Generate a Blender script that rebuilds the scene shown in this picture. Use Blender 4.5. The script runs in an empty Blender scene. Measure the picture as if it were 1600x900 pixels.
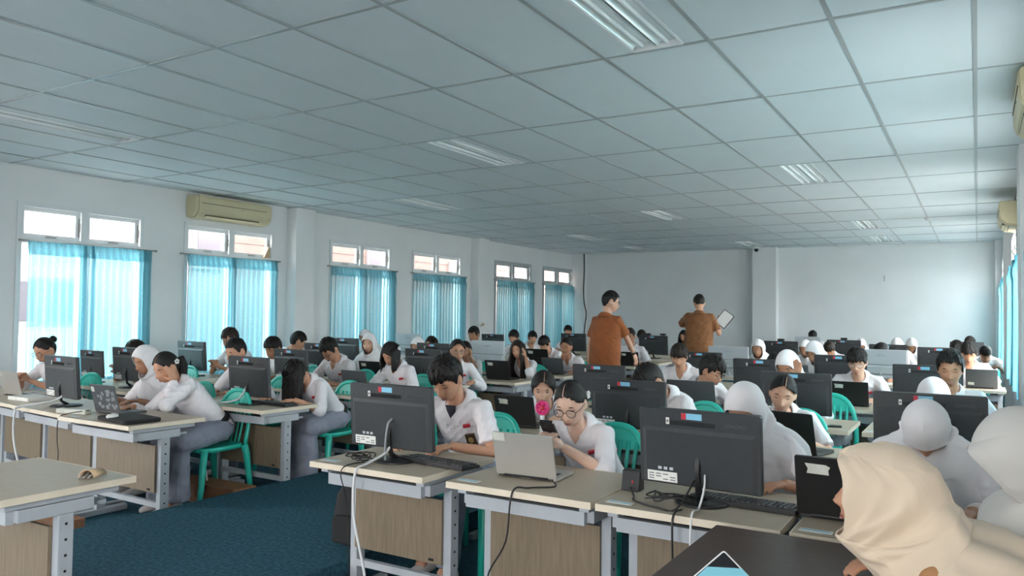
import bpy, bmesh, math, random
import numpy as np
from mathutils import Vector, Matrix, noise
from mathutils.bvhtree import BVHTree

rnd = random.Random(7)
scn = bpy.context.scene
col = scn.collection

# ------------------------------------------------------------------ camera
cam_d = bpy.data.cameras.new('camera')
cam = bpy.data.objects.new('camera', cam_d)
col.objects.link(cam)
CR = Vector((0.8566086, 0.5158344, 0.01168631))
CU = Vector((0.00800416, -0.03593172, 0.99932219))
CW = Vector((-0.51590468, 0.85593445, 0.03490824))
ZC = 1.455
m3 = Matrix((CR, CU, -CW)).transposed()
cam.matrix_world = Matrix.Translation((0, 0, ZC)) @ m3.to_4x4()
cam_d.sensor_width = 36.0
cam_d.lens = 1207.463 / 1600 * 36
cam_d.clip_start = 0.05
scn.camera = cam

# ------------------------------------------------------------------ sky, light, exposure
world = bpy.data.worlds.new('overcast_sky')
scn.world = world
world.use_nodes = True
wn = world.node_tree
wn.nodes.clear()
w_out = wn.nodes.new('ShaderNodeOutputWorld')
w_bg = wn.nodes.new('ShaderNodeBackground')
w_tc = wn.nodes.new('ShaderNodeTexCoord')
w_sep = wn.nodes.new('ShaderNodeSeparateXYZ')
w_ramp = wn.nodes.new('ShaderNodeValToRGB')
w_ramp.color_ramp.elements[0].position = 0.45
w_ramp.color_ramp.elements[0].color = (0.30, 0.29, 0.27, 1)
w_ramp.color_ramp.elements[1].position = 0.56
w_ramp.color_ramp.elements[1].color = (1.0, 0.982, 0.978, 1)
w_map = wn.nodes.new('ShaderNodeMapRange')
w_map.inputs[1].default_value = -1
w_map.inputs[2].default_value = 1
wn.links.new(w_tc.outputs['Generated'], w_sep.inputs[0])
wn.links.new(w_sep.outputs[2], w_map.inputs[0])
wn.links.new(w_map.outputs[0], w_ramp.inputs[0])
wn.links.new(w_ramp.outputs[0], w_bg.inputs[0])
w_bg.inputs[1].default_value = 10.0
wn.links.new(w_bg.outputs[0], w_out.inputs[0])
world.cycles.sampling_method = 'AUTOMATIC'
scn.view_settings.view_transform = 'Standard'
scn.view_settings.look = 'None'
scn.view_settings.gamma = 1.0
scn.view_settings.use_curve_mapping = False
scn.view_settings.exposure = 1.25
scn.cycles.use_denoising = True
scn.cycles.max_bounces = 8
scn.cycles.diffuse_bounces = 5
scn.cycles.glossy_bounces = 3
scn.cycles.transmission_bounces = 4
scn.cycles.transparent_max_bounces = 12
scn.cycles.sample_clamp_indirect = 8.0
scn.cycles.caustics_reflective = False
scn.cycles.caustics_refractive = False

XL, XR, YB, YF, HC = -8.95, 0.43, 18.0, -4.2, 3.035
LEFT_WIN = [(4.39, 5.88), (6.46, 7.97), (9.13, 10.64), (11.25, 12.83), (14.1, 15.68), (16.26, 17.85)]
LEFT_NEAR = [(-3.2, -1.7), (-0.6, 0.9)]  # unseen openings, added to bring daylight to the near left ceiling
RIGHT_WIN = [(4.39, 5.88), (6.46, 7.97), (9.13, 10.64), (11.25, 12.83), (14.1, 15.68), (16.26, 17.6)]
RIGHT_NEAR = [(-3.2, -1.7)]
FRONT_WIN = [(-1.5, 0.1)]
WZ0, WZ1 = 0.62, 2.64

def portal(name, loc, rot, sx, sy):
    l = bpy.data.lights.new(name, 'AREA')
    l.shape = 'RECTANGLE'
    l.size = sx
    l.size_y = sy
    l.cycles.is_portal = True
    o = bpy.data.objects.new(name, l)
    o.location = loc
    o.rotation_euler = rot
    col.objects.link(o)
H2 = math.pi / 2
for (a, b) in LEFT_WIN + LEFT_NEAR:
    portal('window_daylight', (XL - .17, (a + b) / 2, (WZ0 + WZ1) / 2), (0, -H2, 0), WZ1 - WZ0, b - a)
for (a, b) in RIGHT_WIN + RIGHT_NEAR:
    portal('window_daylight', (XR + .17, (a + b) / 2, (WZ0 + WZ1) / 2), (0, H2, 0), WZ1 - WZ0, b - a)
for (a, b) in FRONT_WIN:
    portal('window_daylight', ((a + b) / 2, YF - .17, (WZ0 + WZ1) / 2), (H2, 0, 0), b - a, WZ1 - WZ0)

# ------------------------------------------------------------------ materials
def mat(name, c, rough=.6, metal=0, var=0, vscale=8, bump=0, bscale=60, stretch=(1, 1, 1), spec=.5, sheen=0, c2=None, coat=0):
    m = bpy.data.materials.new(name)
    m.use_nodes = True
    nt = m.node_tree
    b = nt.nodes['Principled BSDF']
    b.inputs['Base Color'].default_value = (*c, 1)
    b.inputs['Roughness'].default_value = rough
    b.inputs['Metallic'].default_value = metal
    b.inputs['Specular IOR Level'].default_value = spec
    if sheen:
        b.inputs['Sheen Weight'].default_value = sheen
    if coat:
        b.inputs['Coat Weight'].default_value = coat
    if var or bump or c2:
        tc = nt.nodes.new('ShaderNodeTexCoord')
        mp = nt.nodes.new('ShaderNodeMapping')
        mp.inputs['Scale'].default_value = stretch
        nt.links.new(tc.outputs['Object'], mp.inputs[0])
        if var or c2:
            n = nt.nodes.new('ShaderNodeTexNoise')
            n.inputs['Scale'].default_value = vscale
            n.inputs['Detail'].default_value = 5
            nt.links.new(mp.outputs[0], n.inputs['Vector'])
            r = nt.nodes.new('ShaderNodeValToRGB')
            lo = tuple(max(0, x * (1 - var)) for x in c) if not c2 else c
            hi = tuple(min(1, x * (1 + var)) for x in c) if not c2 else c2
            r.color_ramp.elements[0].position = .32
            r.color_ramp.elements[1].position = .68
            r.color_ramp.elements[0].color = (*lo, 1)
            r.color_ramp.elements[1].color = (*hi, 1)
            nt.links.new(n.outputs['Fac'], r.inputs[0])
            nt.links.new(r.outputs[0], b.inputs['Base Color'])
        if bump:
            n2 = nt.nodes.new('ShaderNodeTexNoise')
            n2.inputs['Scale'].default_value = bscale
            n2.inputs['Detail'].default_value = 4
            nt.links.new(mp.outputs[0], n2.inputs['Vector'])
            bp = nt.nodes.new('ShaderNodeBump')
            bp.inputs['Strength'].default_value = bump
            bp.inputs['Distance'].default_value = .01
            nt.links.new(n2.outputs['Fac'], bp.inputs['Height'])
            nt.links.new(bp.outputs[0], b.inputs['Normal'])
    return m

M = {}
M['wall'] = mat('painted_plaster', (.78, .785, .785), .75, var=.03, vscale=1.5, bump=.03, bscale=25)
M['ceil'] = mat('ceiling_board', (.68, .735, .755), .55, var=.015, vscale=3, bump=.02, bscale=140, spec=.3)
M['grid'] = mat('ceiling_grid', (.36, .385, .39), .3, spec=.6)
M['carpet'] = mat('teal_carpet', (.034, .10, .137), .95, var=.35, vscale=45, bump=.6, bscale=260, spec=.15)
M['floor'] = mat('dark_floor', (.022, .045, .055), .8, var=.3, vscale=12, bump=.15, bscale=120, spec=.25)
M['wood_box'] = mat('brown_board', (.27, .13, .065), .6, var=.2, vscale=5, stretch=(1, 12, 12), bump=.1)
M['desk_top'] = mat('desk_laminate', (.46, .385, .29), .42, var=.07, vscale=6, stretch=(1.2, 22, 22), bump=.02)
M['desk_edge'] = mat('desk_edge_band', (.70, .61, .48), .5, var=.05)
M['desk_panel'] = mat('desk_panel_wood', (.205, .158, .105), .5, var=.16, vscale=5, stretch=(26, 26, 1.2), bump=.04)
M['steel'] = mat('grey_painted_steel', (.40, .43, .46), .45, var=.05, spec=.5)
M['hole'] = mat('black_hole', (.01, .01, .01), .9)
M['chair'] = mat('teal_plastic', (.025, .47, .37), .32, var=.05, vscale=4, spec=.5)
M['aio'] = mat('charcoal_plastic', (.030, .033, .036), .42, var=.08, vscale=40, bump=.03, bscale=300)
M['aio_dk'] = mat('black_plastic', (.012, .012, .013), .45, bump=.02, bscale=200)
M['silver'] = mat('silver_plastic', (.50, .53, .56), .35, var=.04, spec=.6)
M['silver_dk'] = mat('silver_seam', (.25, .27, .29), .4)
M['lap_silver'] = mat('silver_lid', (.46, .44, .40), .35, metal=.35, var=.03)
M['lap_grey'] = mat('grey_lid', (.075, .08, .085), .4, metal=.1)
M['lap_black'] = mat('black_lid', (.012, .012, .012), .38)
M['screen'] = mat('dark_screen', (.02, .025, .03), .12)
M['paper'] = mat('white_paper', (.72, .72, .68), .8, var=.08, vscale=15)
M['paper_g'] = mat('torn_label', (.55, .56, .50), .8, var=.12, vscale=10)
M['print'] = mat('grey_print', (.16, .16, .17), .8)
M['logo'] = mat('faint_logo', (.085, .09, .095), .4)
M['blue'] = mat('blue_sticker', (.22, .52, .70), .5)
M['red'] = mat('red_print', (.55, .03, .05), .5)
M['white'] = mat('white_plastic', (.75, .75, .73), .4)
M['cable_w'] = mat('white_cable', (.66, .67, .68), .5)
M['cable_b'] = mat('black_cable', (.012, .012, .012), .5)
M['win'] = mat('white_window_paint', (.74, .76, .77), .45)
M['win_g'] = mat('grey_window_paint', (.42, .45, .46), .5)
M['metal'] = mat('dull_metal', (.35, .33, .31), .4, metal=.7)
M['ac'] = mat('yellowed_plastic', (.60, .53, .34), .45, var=.05, vscale=3)
M['ac_dk'] = mat('dark_slot', (.06, .05, .03), .6)
M['lamp_refl'] = mat('lamp_reflector', (.78, .84, .82), .22, metal=.25)
M['tube'] = mat('lamp_tube', (.90, .92, .92), .25)
M['brown_cloth'] = mat('brown_uniform', (.27, .072, .013), .8, var=.1, vscale=14, bump=.12, bscale=25, sheen=.1)
M['brown_cloth2'] = mat('brown_uniform_dull', (.22, .085, .026), .8, var=.1, vscale=14, bump=.12, bscale=25, sheen=.1)
M['khaki'] = mat('khaki_sleeve', (.40, .20, .085), .8, var=.08, vscale=14, bump=.1, bscale=25)
M['shirt'] = mat('white_shirt', (.78, .745, .765), .75, var=.035, vscale=9, bump=.45, bscale=15, sheen=.1)
M['skirt'] = mat('grey_blue_cloth', (.25, .265, .33), .8, var=.1, vscale=9, bump=.3, bscale=15)
M['hijab'] = mat('white_hijab', (.77, .745, .755), .8, var=.025, vscale=7, bump=.35, bscale=11, sheen=.15)
M['hijab_beige'] = mat('beige_hijab', (.66, .535, .40), .75, var=.03, vscale=5, bump=.15, bscale=9, sheen=.2)
M['hijab_grey'] = mat('grey_hijab', (.52, .51, .485), .75, var=.03, vscale=5, bump=.15, bscale=9, sheen=.2)
M['hair'] = mat('black_hair', (.009, .007, .0065), .45, var=.5, vscale=30, stretch=(5, 5, .7), bump=.5, bscale=60, spec=.28)
M['hair_b'] = mat('dark_brown_hair', (.020, .013, .010), .45, var=.5, vscale=30, stretch=(5, 5, .7), bump=.5, bscale=60, spec=.28)
SK = [(.58, .305, .195), (.48, .245, .15), (.64, .37, .26), (.42, .205, .12), (.72, .47, .36)]
for k, c in enumerate(SK):
    M['skin%d' % k] = mat('skin_%d' % k, c, .52, var=.06, vscale=18, bump=.03, bscale=200, spec=.4)
M['lip'] = mat('lip', (.36, .15, .115), .5)
M['eyew'] = mat('eye_white', (.70, .68, .66), .3)
M['dark'] = mat('near_black', (.012, .010, .010), .4)
M['belt'] = mat('black_leather', (.014, .014, .016), .5)
M['undershirt'] = mat('dark_undershirt', (.03, .03, .045), .8)
M['emblem'] = mat('brown_emblem', (.07, .035, .02), .7)
M['gold'] = mat('gold_thread', (.42, .30, .10), .6)
M['shoe'] = mat('white_canvas', (.62, .57, .55), .8, var=.1, bump=.1)
M['shoe_b'] = mat('black_shoe', (.02, .02, .02), .5)
M['dark_table'] = mat('dark_brown_laminate', (.085, .056, .046), .38, var=.14, vscale=4, stretch=(2, 18, 18), bump=.02)
M['bag'] = mat('black_fabric', (.012, .012, .013), .85, bump=.2, bscale=60)
M['pink'] = mat('pink_plastic', (.72, .05, .22), .4)
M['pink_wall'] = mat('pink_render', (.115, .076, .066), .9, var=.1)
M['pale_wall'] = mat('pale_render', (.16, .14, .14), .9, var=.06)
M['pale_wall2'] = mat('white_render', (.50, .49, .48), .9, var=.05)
M['ext_dark'] = mat('exterior_window', (.07, .06, .072), .3)
M['ground'] = mat('yard_concrete', (.48, .48, .47), .9, var=.08)
M['phone'] = mat('phone_glass', (.015, .015, .018), .15)
M['peel'] = mat('peeled_veneer', (.60, .42, .26), .7)
M['mask'] = mat('pale_blue_cloth', (.20, .50, .60), .8)

def glassy(name, tint, gl):
    m = bpy.data.materials.new(name)
    m.use_nodes = True
    nt = m.node_tree
    nt.nodes.clear()
    o = nt.nodes.new('ShaderNodeOutputMaterial')
    t = nt.nodes.new('ShaderNodeBsdfTransparent')
    t.inputs[0].default_value = (*tint, 1)
    g = nt.nodes.new('ShaderNodeBsdfGlossy')
    g.inputs['Roughness'].default_value = .05
    mx = nt.nodes.new('ShaderNodeMixShader')
    mx.inputs[0].default_value = gl
    nt.links.new(t.outputs[0], mx.inputs[1])
    nt.links.new(g.outputs[0], mx.inputs[2])
    nt.links.new(mx.outputs[0], o.inputs[0])
    return m
M['glass'] = glassy('window_glass', (.93, .95, .95), .05)
M['lens'] = glassy('spectacle_lens', (.95, .95, .95), .07)

def curtain_mat():
    m = bpy.data.materials.new('teal_curtain_cloth')
    m.use_nodes = True
    nt = m.node_tree
    nt.nodes.clear()
    N = nt.nodes.new
    o = N('ShaderNodeOutputMaterial')
    tc = N('ShaderNodeTexCoord')
    v = N('ShaderNodeTexVoronoi'); v.inputs['Scale'].default_value = 26
    n = N('ShaderNodeTexNoise'); n.inputs['Scale'].default_value = 4
    nt.links.new(tc.outputs['Object'], v.inputs['Vector'])
    nt.links.new(tc.outputs['Object'], n.inputs['Vector'])
    lt = N('ShaderNodeMath'); lt.operation = 'LESS_THAN'; lt.inputs[1].default_value = .20
    gt = N('ShaderNodeMath'); gt.operation = 'GREATER_THAN'; gt.inputs[1].default_value = .50
    mu = N('ShaderNodeMath'); mu.operation = 'MULTIPLY'
    nt.links.new(v.outputs['Distance'], lt.inputs[0])
    nt.links.new(n.outputs['Fac'], gt.inputs[0])
    nt.links.new(lt.outputs[0], mu.inputs[0])
    nt.links.new(gt.outputs[0], mu.inputs[1])
    cm = N('ShaderNodeMixRGB')
    cm.inputs[1].default_value = (.22, .46, .53, 1)
    cm.inputs[2].default_value = (.32, .57, .63, 1)
    nt.links.new(mu.outputs[0], cm.inputs[0])
    d = N('ShaderNodeBsdfDiffuse')
    t = N('ShaderNodeBsdfTranslucent')
    tr = N('ShaderNodeBsdfTransparent')
    nt.links.new(cm.outputs[0], d.inputs[0])
    nt.links.new(cm.outputs[0], t.inputs[0])
    tr.inputs[0].default_value = (.68, .91, .96, 1)
    m1 = N('ShaderNodeMixShader'); m1.inputs[0].default_value = .58
    m2 = N('ShaderNodeMixShader'); m2.inputs[0].default_value = CURT_T
    nt.links.new(d.outputs[0], m1.inputs[1]); nt.links.new(t.outputs[0], m1.inputs[2])
    nt.links.new(m1.outputs[0], m2.inputs[1]); nt.links.new(tr.outputs[0], m2.inputs[2])
    nt.links.new(m2.outputs[0], o.inputs[0])
    return m
CURT_T = .30
M['curtain'] = curtain_mat()

# ------------------------------------------------------------------ mesh helpers
class MB:
    def __init__(s):
        s.v = []; s.f = []; s.mi = []; s.cur = 0
    def add(s, vs, fs):
        o = len(s.v)
        s.v.extend([tuple(p) for p in vs])
        s.f.extend([tuple(i + o for i in f) for f in fs])
        s.mi.extend([s.cur] * len(fs))
    def box(s, x0, x1, y0, y1, z0, z1, mtx=None):
        vs = [(x0, y0, z0), (x1, y0, z0), (x1, y1, z0), (x0, y1, z0), (x0, y0, z1), (x1, y0, z1), (x1, y1, z1), (x0, y1, z1)]
        if mtx is not None:
            vs = [tuple(mtx @ Vector(p)) for p in vs]
        s.add(vs, [(0, 3, 2, 1), (4, 5, 6, 7), (0, 1, 5, 4), (1, 2, 6, 5), (2, 3, 7, 6), (3, 0, 4, 7)])
    def rbox(s, x0, x1, y0, y1, z0, z1, r, n=3, axis=2, mtx=None):
        # box with rounded corners around one axis
        lo = [x0, y0, z0]; hi = [x1, y1, z1]
        a, b = [k for k in range(3) if k != axis]
        if axis == 1:
            a, b = 2, 0
        pts = []
        for (cx, cy, t0) in ((hi[a] - r, hi[b] - r, 0), (lo[a] + r, hi[b] - r, 1), (lo[a] + r, lo[b] + r, 2), (hi[a] - r, lo[b] + r, 3)):
            for k in range(n + 1):
                t = (t0 + k / n) * H2
                pts.append((cx + r * math.cos(t), cy + r * math.sin(t)))
        vs = []
        for e in (lo[axis], hi[axis]):
            for p in pts:
                q = [0, 0, 0]; q[a] = p[0]; q[b] = p[1]; q[axis] = e
                vs.append(q)
        if mtx is not None:
            vs = [tuple(mtx @ Vector(p)) for p in vs]
        L = len(pts)
        fs = [tuple(range(L - 1, -1, -1)), tuple(range(L, 2 * L))] + [(i, (i + 1) % L, L + (i + 1) % L, L + i) for i in range(L)]
        s.add(vs, fs)
    def rings(s, R, cap=True, close=True):
        n = len(R[0]); o = []
        vs = [p for r in R for p in r]
        fs = []
        for i in range(len(R) - 1):
            for j in range(n if close else n - 1):
                k = (j + 1) % n
                fs.append((i * n + j, i * n + k, (i + 1) * n + k, (i + 1) * n + j))
        if cap:
            fs.append(tuple(range(n - 1, -1, -1)))
            fs.append(tuple((len(R) - 1) * n + j for j in range(n)))
        s.add(vs, fs)
    def tube(s, pts, rad, n=10, flat=None, up=None):
        # tapered tube; flat = (scale on side axis, scale on up axis)
        P = [Vector(p) for p in pts]
        if not hasattr(rad, '__len__'):
            rad = [rad] * len(P)
        R = []
        ref = Vector(up) if up is not None else None
        prev = None
        for i, p in enumerate(P):
            d = (P[min(i + 1, len(P) - 1)] - P[max(i - 1, 0)])
            if d.length < 1e-9:
                d = Vector((0, 0, 1))
            d.normalize()
            if ref is not None:
                a = d.cross(ref)
                if a.length < 1e-4:
                    a = d.orthogonal()
            elif prev is None:
                a = d.orthogonal()
            else:
                a = prev - d * prev.dot(d)
                if a.length < 1e-6:
                    a = d.orthogonal()
            a.normalize(); prev = a.copy()
            b = a.cross(d)
            fa, fb = flat if flat else (1, 1)
            R.append([p + a * (rad[i] * fa * math.cos(2 * math.pi * k / n)) - b * (rad[i] * fb * math.sin(2 * math.pi * k / n)) for k in range(n)])
        s.rings(R)
    def ell(s, c, r, mtx=None, nu=14, nv=9):
        R = []
        c = Vector(c)
        for i in range(nv + 1):
            t = math.pi * (i + .02) / (nv + .04) if 0 < i < nv else (.03 if i == 0 else math.pi - .03)
            ring = []
            for k in range(nu):
                a = 2 * math.pi * k / nu
                q = Vector((r[0] * math.sin(t) * math.cos(a), -r[1] * math.sin(t) * math.sin(a), r[2] * math.cos(t)))
                ring.append((mtx @ q if mtx is not None else q) + c)
            R.append(ring)
        s.rings(R)
    def mesh(s, name, mats, smooth=False, off=None):
        me = bpy.data.meshes.new(name)
        v = s.v if off is None else [(p[0] - off[0], p[1] - off[1], p[2] - off[2]) for p in s.v]
        me.from_pydata(v, [], s.f)
        if not isinstance(mats, (list, tuple)):
            mats = [mats]
        for m in mats:
            me.materials.append(m)
        if len(mats) > 1:
            me.polygons.foreach_set('material_index', s.mi)
        if smooth:
            me.polygons.foreach_set('use_smooth', [True] * len(me.polygons))
        me.update()
        return me

def link(name, data, parent=None, loc=None, rotz=0):
    o = bpy.data.objects.new(name, data)
    col.objects.link(o)
    if parent is not None:
        o.parent = parent
    if loc is not None:
        o.location = loc
    if rotz:
        o.rotation_euler = (0, 0, rotz)
    return o
def part(name, mb, m, parent, smooth=False, label=None, bevel=0, off=None):
    o = link(name, mb.mesh(name, m, smooth, off), parent)
    if label:
        o['label'] = label
    if bevel:
        b = o.modifiers.new('edge', 'BEVEL')
        b.width = bevel; b.segments = 2; b.limit_method = 'ANGLE'
    return o
def tag(o, label, cat, group=None, kind=None):
    o['label'] = label; o['category'] = cat
    if group: o['group'] = group
    if kind: o['kind'] = kind
    return o
def thing(name, label, cat, loc=(0, 0, 0), rotz=0, group=None):
    o = bpy.data.objects.new(name, None)
    o.empty_display_size = .05
    col.objects.link(o)
    o.location = loc; o.rotation_euler = (0, 0, rotz)
    return tag(o, label, cat, group)
def struct(name, mb, m, parent=None, label=None, smooth=False):
    o = link(name, mb.mesh(name, m, smooth), parent)
    if parent is None:
        o['kind'] = 'structure'
        o['label'] = label or name.replace('_', ' ')
    return o
def dup(root, loc, rotz, label, group=None):
    r = root.copy(); col.objects.link(r)
    r.location = loc; r.rotation_euler = (0, 0, rotz)
    r['label'] = label
    if group: r['group'] = group
    for ch in list(root.children):
        c = ch.copy(); col.objects.link(c); c.parent = r
        for g in list(ch.children):
            d = g.copy(); col.objects.link(d); d.parent = c
    return r
ORD = ['zeroth', 'first', 'second', 'third', 'fourth', 'fifth', 'sixth', 'seventh', 'eighth', 'ninth', 'tenth', 'eleventh', 'twelfth']

# ------------------------------------------------------------------ room shell
def wall_x(name, x0, x1, wins, label):
    mb = MB(); y = YF - .2
    for (a, b) in sorted(wins):
        mb.box(x0, x1, y, a, 0, HC + .1)
        mb.box(x0, x1, a, b, 0, WZ0)
        mb.box(x0, x1, a, b, WZ1, HC + .1)
        y = b
    mb.box(x0, x1, y, YB + .2, 0, HC + .1)
    return struct(name, mb, M['wall'], label=label)
wall_l = wall_x('wall_left', XL - .18, XL, LEFT_WIN + LEFT_NEAR, 'white plaster wall with six curtained windows')
wall_r = wall_x('wall_right', XR, XR + .18, RIGHT_WIN + RIGHT_NEAR, 'white plaster wall with windows seen edge-on')
mb = MB(); mb.box(XL - .18, XR + .18, YB, YB + .2, 0, HC + .1)
wall_b = struct('wall_back', mb, M['wall'], label='blank white plaster wall behind the last row')
mb = MB(); x = XL
for (a, b) in FRONT_WIN:
    mb.box(x, a, YF - .18, YF, 0, HC + .1)
    mb.box(a, b, YF - .18, YF, 0, WZ0)
    mb.box(a, b, YF - .18, YF, WZ1, HC + .1)
    x = b
mb.box(x, XR, YF - .18, YF, 0, HC + .1)
struct('wall_front', mb, M['wall'], label='white plaster wall with windows behind the viewer')
mb = MB(); mb.box(XL - .2, XR + .2, YF - .2, YB + .2, -.1, 0)
floor = struct('floor', mb, M['carpet'], label='floor under the desks with dark teal covering')
# pillars along the walls
def pillar(n, x0, x1, y0, y1, label):
    mb = MB(); mb.box(x0, x1, y0, y1, 0, HC)
    o = struct('pillar_%d' % n, mb, M['wall'], label=label)
pillar(1, XL, XL + .2, 8.23, 8.62, 'white pillar between second and third left windows')
pillar(2, XL, XL + .2, 13.2, 13.6, 'white pillar between fourth and fifth left windows')
pillar(3, XL, XL + .35, 17.82, YB, 'white pillar in the back left corner')
pillar(4, -4.36, -3.84, YB - .25, YB, 'white pillar in the middle of the back wall')
pillar(5, .30, XR, 17.75, YB, 'white pillar in the back right corner')
pillar(6, .33, XR, 8.2, 8.8, 'white pillar on the right wall')
pillar(7, .33, XR, 13.2, 13.6, 'white pillar far along the right wall')
# ceiling: slab, boards, runners
mb = MB(); mb.box(XL - .2, XR + .2, YF - .2, YB + .2, HC + .09, HC + .19)
ceiling = struct('ceiling', mb, M['ceil'], label='suspended ceiling of large pale boards in a metal grid')
TA, TB, TX0, TY0 = .648, 1.308, -.0016, 4.3005
xs = [XR] + [TX0 - TA * i for i in range(0, 14)] + [XL]
ys = [YF] + [TY0 + TB * j for j in range(-6, 11)] + [YB]
tile_mb = MB(); tile_mb.box(-.5, .5, -.5, .5, 0, .02)
tile_me = tile_mb.mesh('ceiling_tile', M['ceil'])
LAMPS = [(-1.6, -1), (-1.6, 3), (-1.6, 7), (-1.6, 9), (-4.18, 1), (-4.18, 5), (-4.18, 9), (-6.76, -1), (-6.76, 3), (-6.76, 7), (-6.76, 9)]
for i in range(len(xs) - 1):
    for j in range(len(ys) - 1):
        x0, x1 = xs[i + 1], xs[i]
        spans = [(x0 + .007, x1 - .007)]
        for (lx, lj) in LAMPS:                                     # lamp cells: the boards are cut to either side of the lamp
            if abs(ys[j] - (TY0 + TB * lj)) < .01 and lx - .16 < x1 and lx + .16 > x0:
                spans = [(max(p, a), min(q, b)) for (p, q) in spans for (a, b) in ((-99, lx - .161), (lx + .161, 99)) if min(q, b) - max(p, a) > .01]
        for (p, q) in spans:
            o = link('ceiling_tile', tile_me, ceiling, ((p + q) / 2, (ys[j] + ys[j + 1]) / 2, HC + rnd.uniform(-.002, .002)))
            o.scale = (q - p, abs(ys[j + 1] - ys[j]) - .014, 1)
            o.rotation_euler = (rnd.uniform(-.0012, .0012), rnd.uniform(-.002, .002), 0)
for x in xs[1:-1]:
    mb = MB(); y = YF
    for (a, b) in sorted([(TY0 + TB * lj, TY0 + TB * (lj + 1)) for (lx, lj) in LAMPS if abs(lx - x) < .165]):
        mb.box(x - .012, x + .012, y, a, HC - .006, HC + .02); y = b
    mb.box(x - .012, x + .012, y, YB, HC - .006, HC + .02)
    part('grid_runner', mb, M['grid'], ceiling)
for y in ys[1:-1]:
    mb = MB(); mb.box(XL, XR, y - .012, y + .012, HC - .005, HC + .02)
    part('grid_runner', mb, M['grid'], ceiling)
# raised carpeted walkway in the aisle
mb = MB(); mb.box(-4.6, -2.86, 2.0, 5.6, 0, .155)
walk = struct('trim_1', mb, M['carpet'], label='low raised walkway in the aisle covered in dark teal carpet')

# ------------------------------------------------------------------ windows
def window(n, side, a, b, m=None):
    # side 'l','r' : frame in the wall opening with two hinged top lights and fixed panes below
    m = m or M['win']
    x = XL - .06 if side == 'l' else XR + .06
    s = 1 if side == 'l' else -1
    mb = MB()
    def bx(y0, y1, z0, z1, d=.05):
        mb.box(min(x - s * .03, x + s * d), max(x - s * .03, x + s * d), y0, y1, z0, z1)
    bx(a, a + .05, WZ0, WZ1, .08); bx(b - .05, b, WZ0, WZ1, .08)
    bx(a + .05, b - .05, WZ1 - .05, WZ1, .078); bx(a + .05, b - .05, WZ0, WZ0 + .05, .078)
    bx(a + .05, b - .05, 2.19, 2.25, .072)
    c = (a + b) / 2
    for (za, zb) in ((WZ0 + .05, 2.19), (2.25, WZ1 - .05)):
        bx(c - .04, c + .04, za, zb, .070)
    o = struct('window_%d' % n, mb, m, label='%s window of the %s wall with two hinged top lights' % (ORD[n if n < 13 else n - 12], 'left' if side == 'l' else 'right'))
    for (p, q) in ((a + .05, c - .04), (c + .04, b - .05)):
        sm = MB()
        e = .045
        for (y0, y1, z0, z1) in ((p, p + e, 2.25, 2.59), (q - e, q, 2.25, 2.59), (p + e, q - e, 2.25, 2.25 + e), (p + e, q - e, 2.59 - e, 2.59)):
            sm.box(x - .012, x + .025, y0, y1, z0, z1)
        so = part('window_sash', sm, m, o)
        g = MB(); g.box(x + .002, x + .007, p + e, q - e, 2.25 + e, 2.59 - e)
        part('pane', g, M['glass'], so)
        st = MB()
        st.box(x + s * .02, x + s * .035, q - .012, q + .008, 2.30, 2.52)
        st.tube([(x + s * .04, q + .0, 2.46), (x + s * .075, q - .02, 2.42), (x + s * .04, q - .005, 2.36)], .006, 6)
        part('window_stay', st, M['metal'], so)
        hd = MB(); hd.box(x + s * .02, x + s * .05, (p + q) / 2 - .05, (p + q) / 2 + .06, 2.262, 2.275)
        part('handle', hd, M['metal'], so)
        g = MB(); g.box(x + .002, x + .007, p, q, WZ0 + .05, 2.19)
        part('pane', g, M['glass'], o)
    return o
for n, (a, b) in enumerate(LEFT_WIN):
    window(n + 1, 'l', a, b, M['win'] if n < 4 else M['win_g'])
for n, (a, b) in enumerate(RIGHT_WIN):
    window(n + 13, 'r', a, b)

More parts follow.
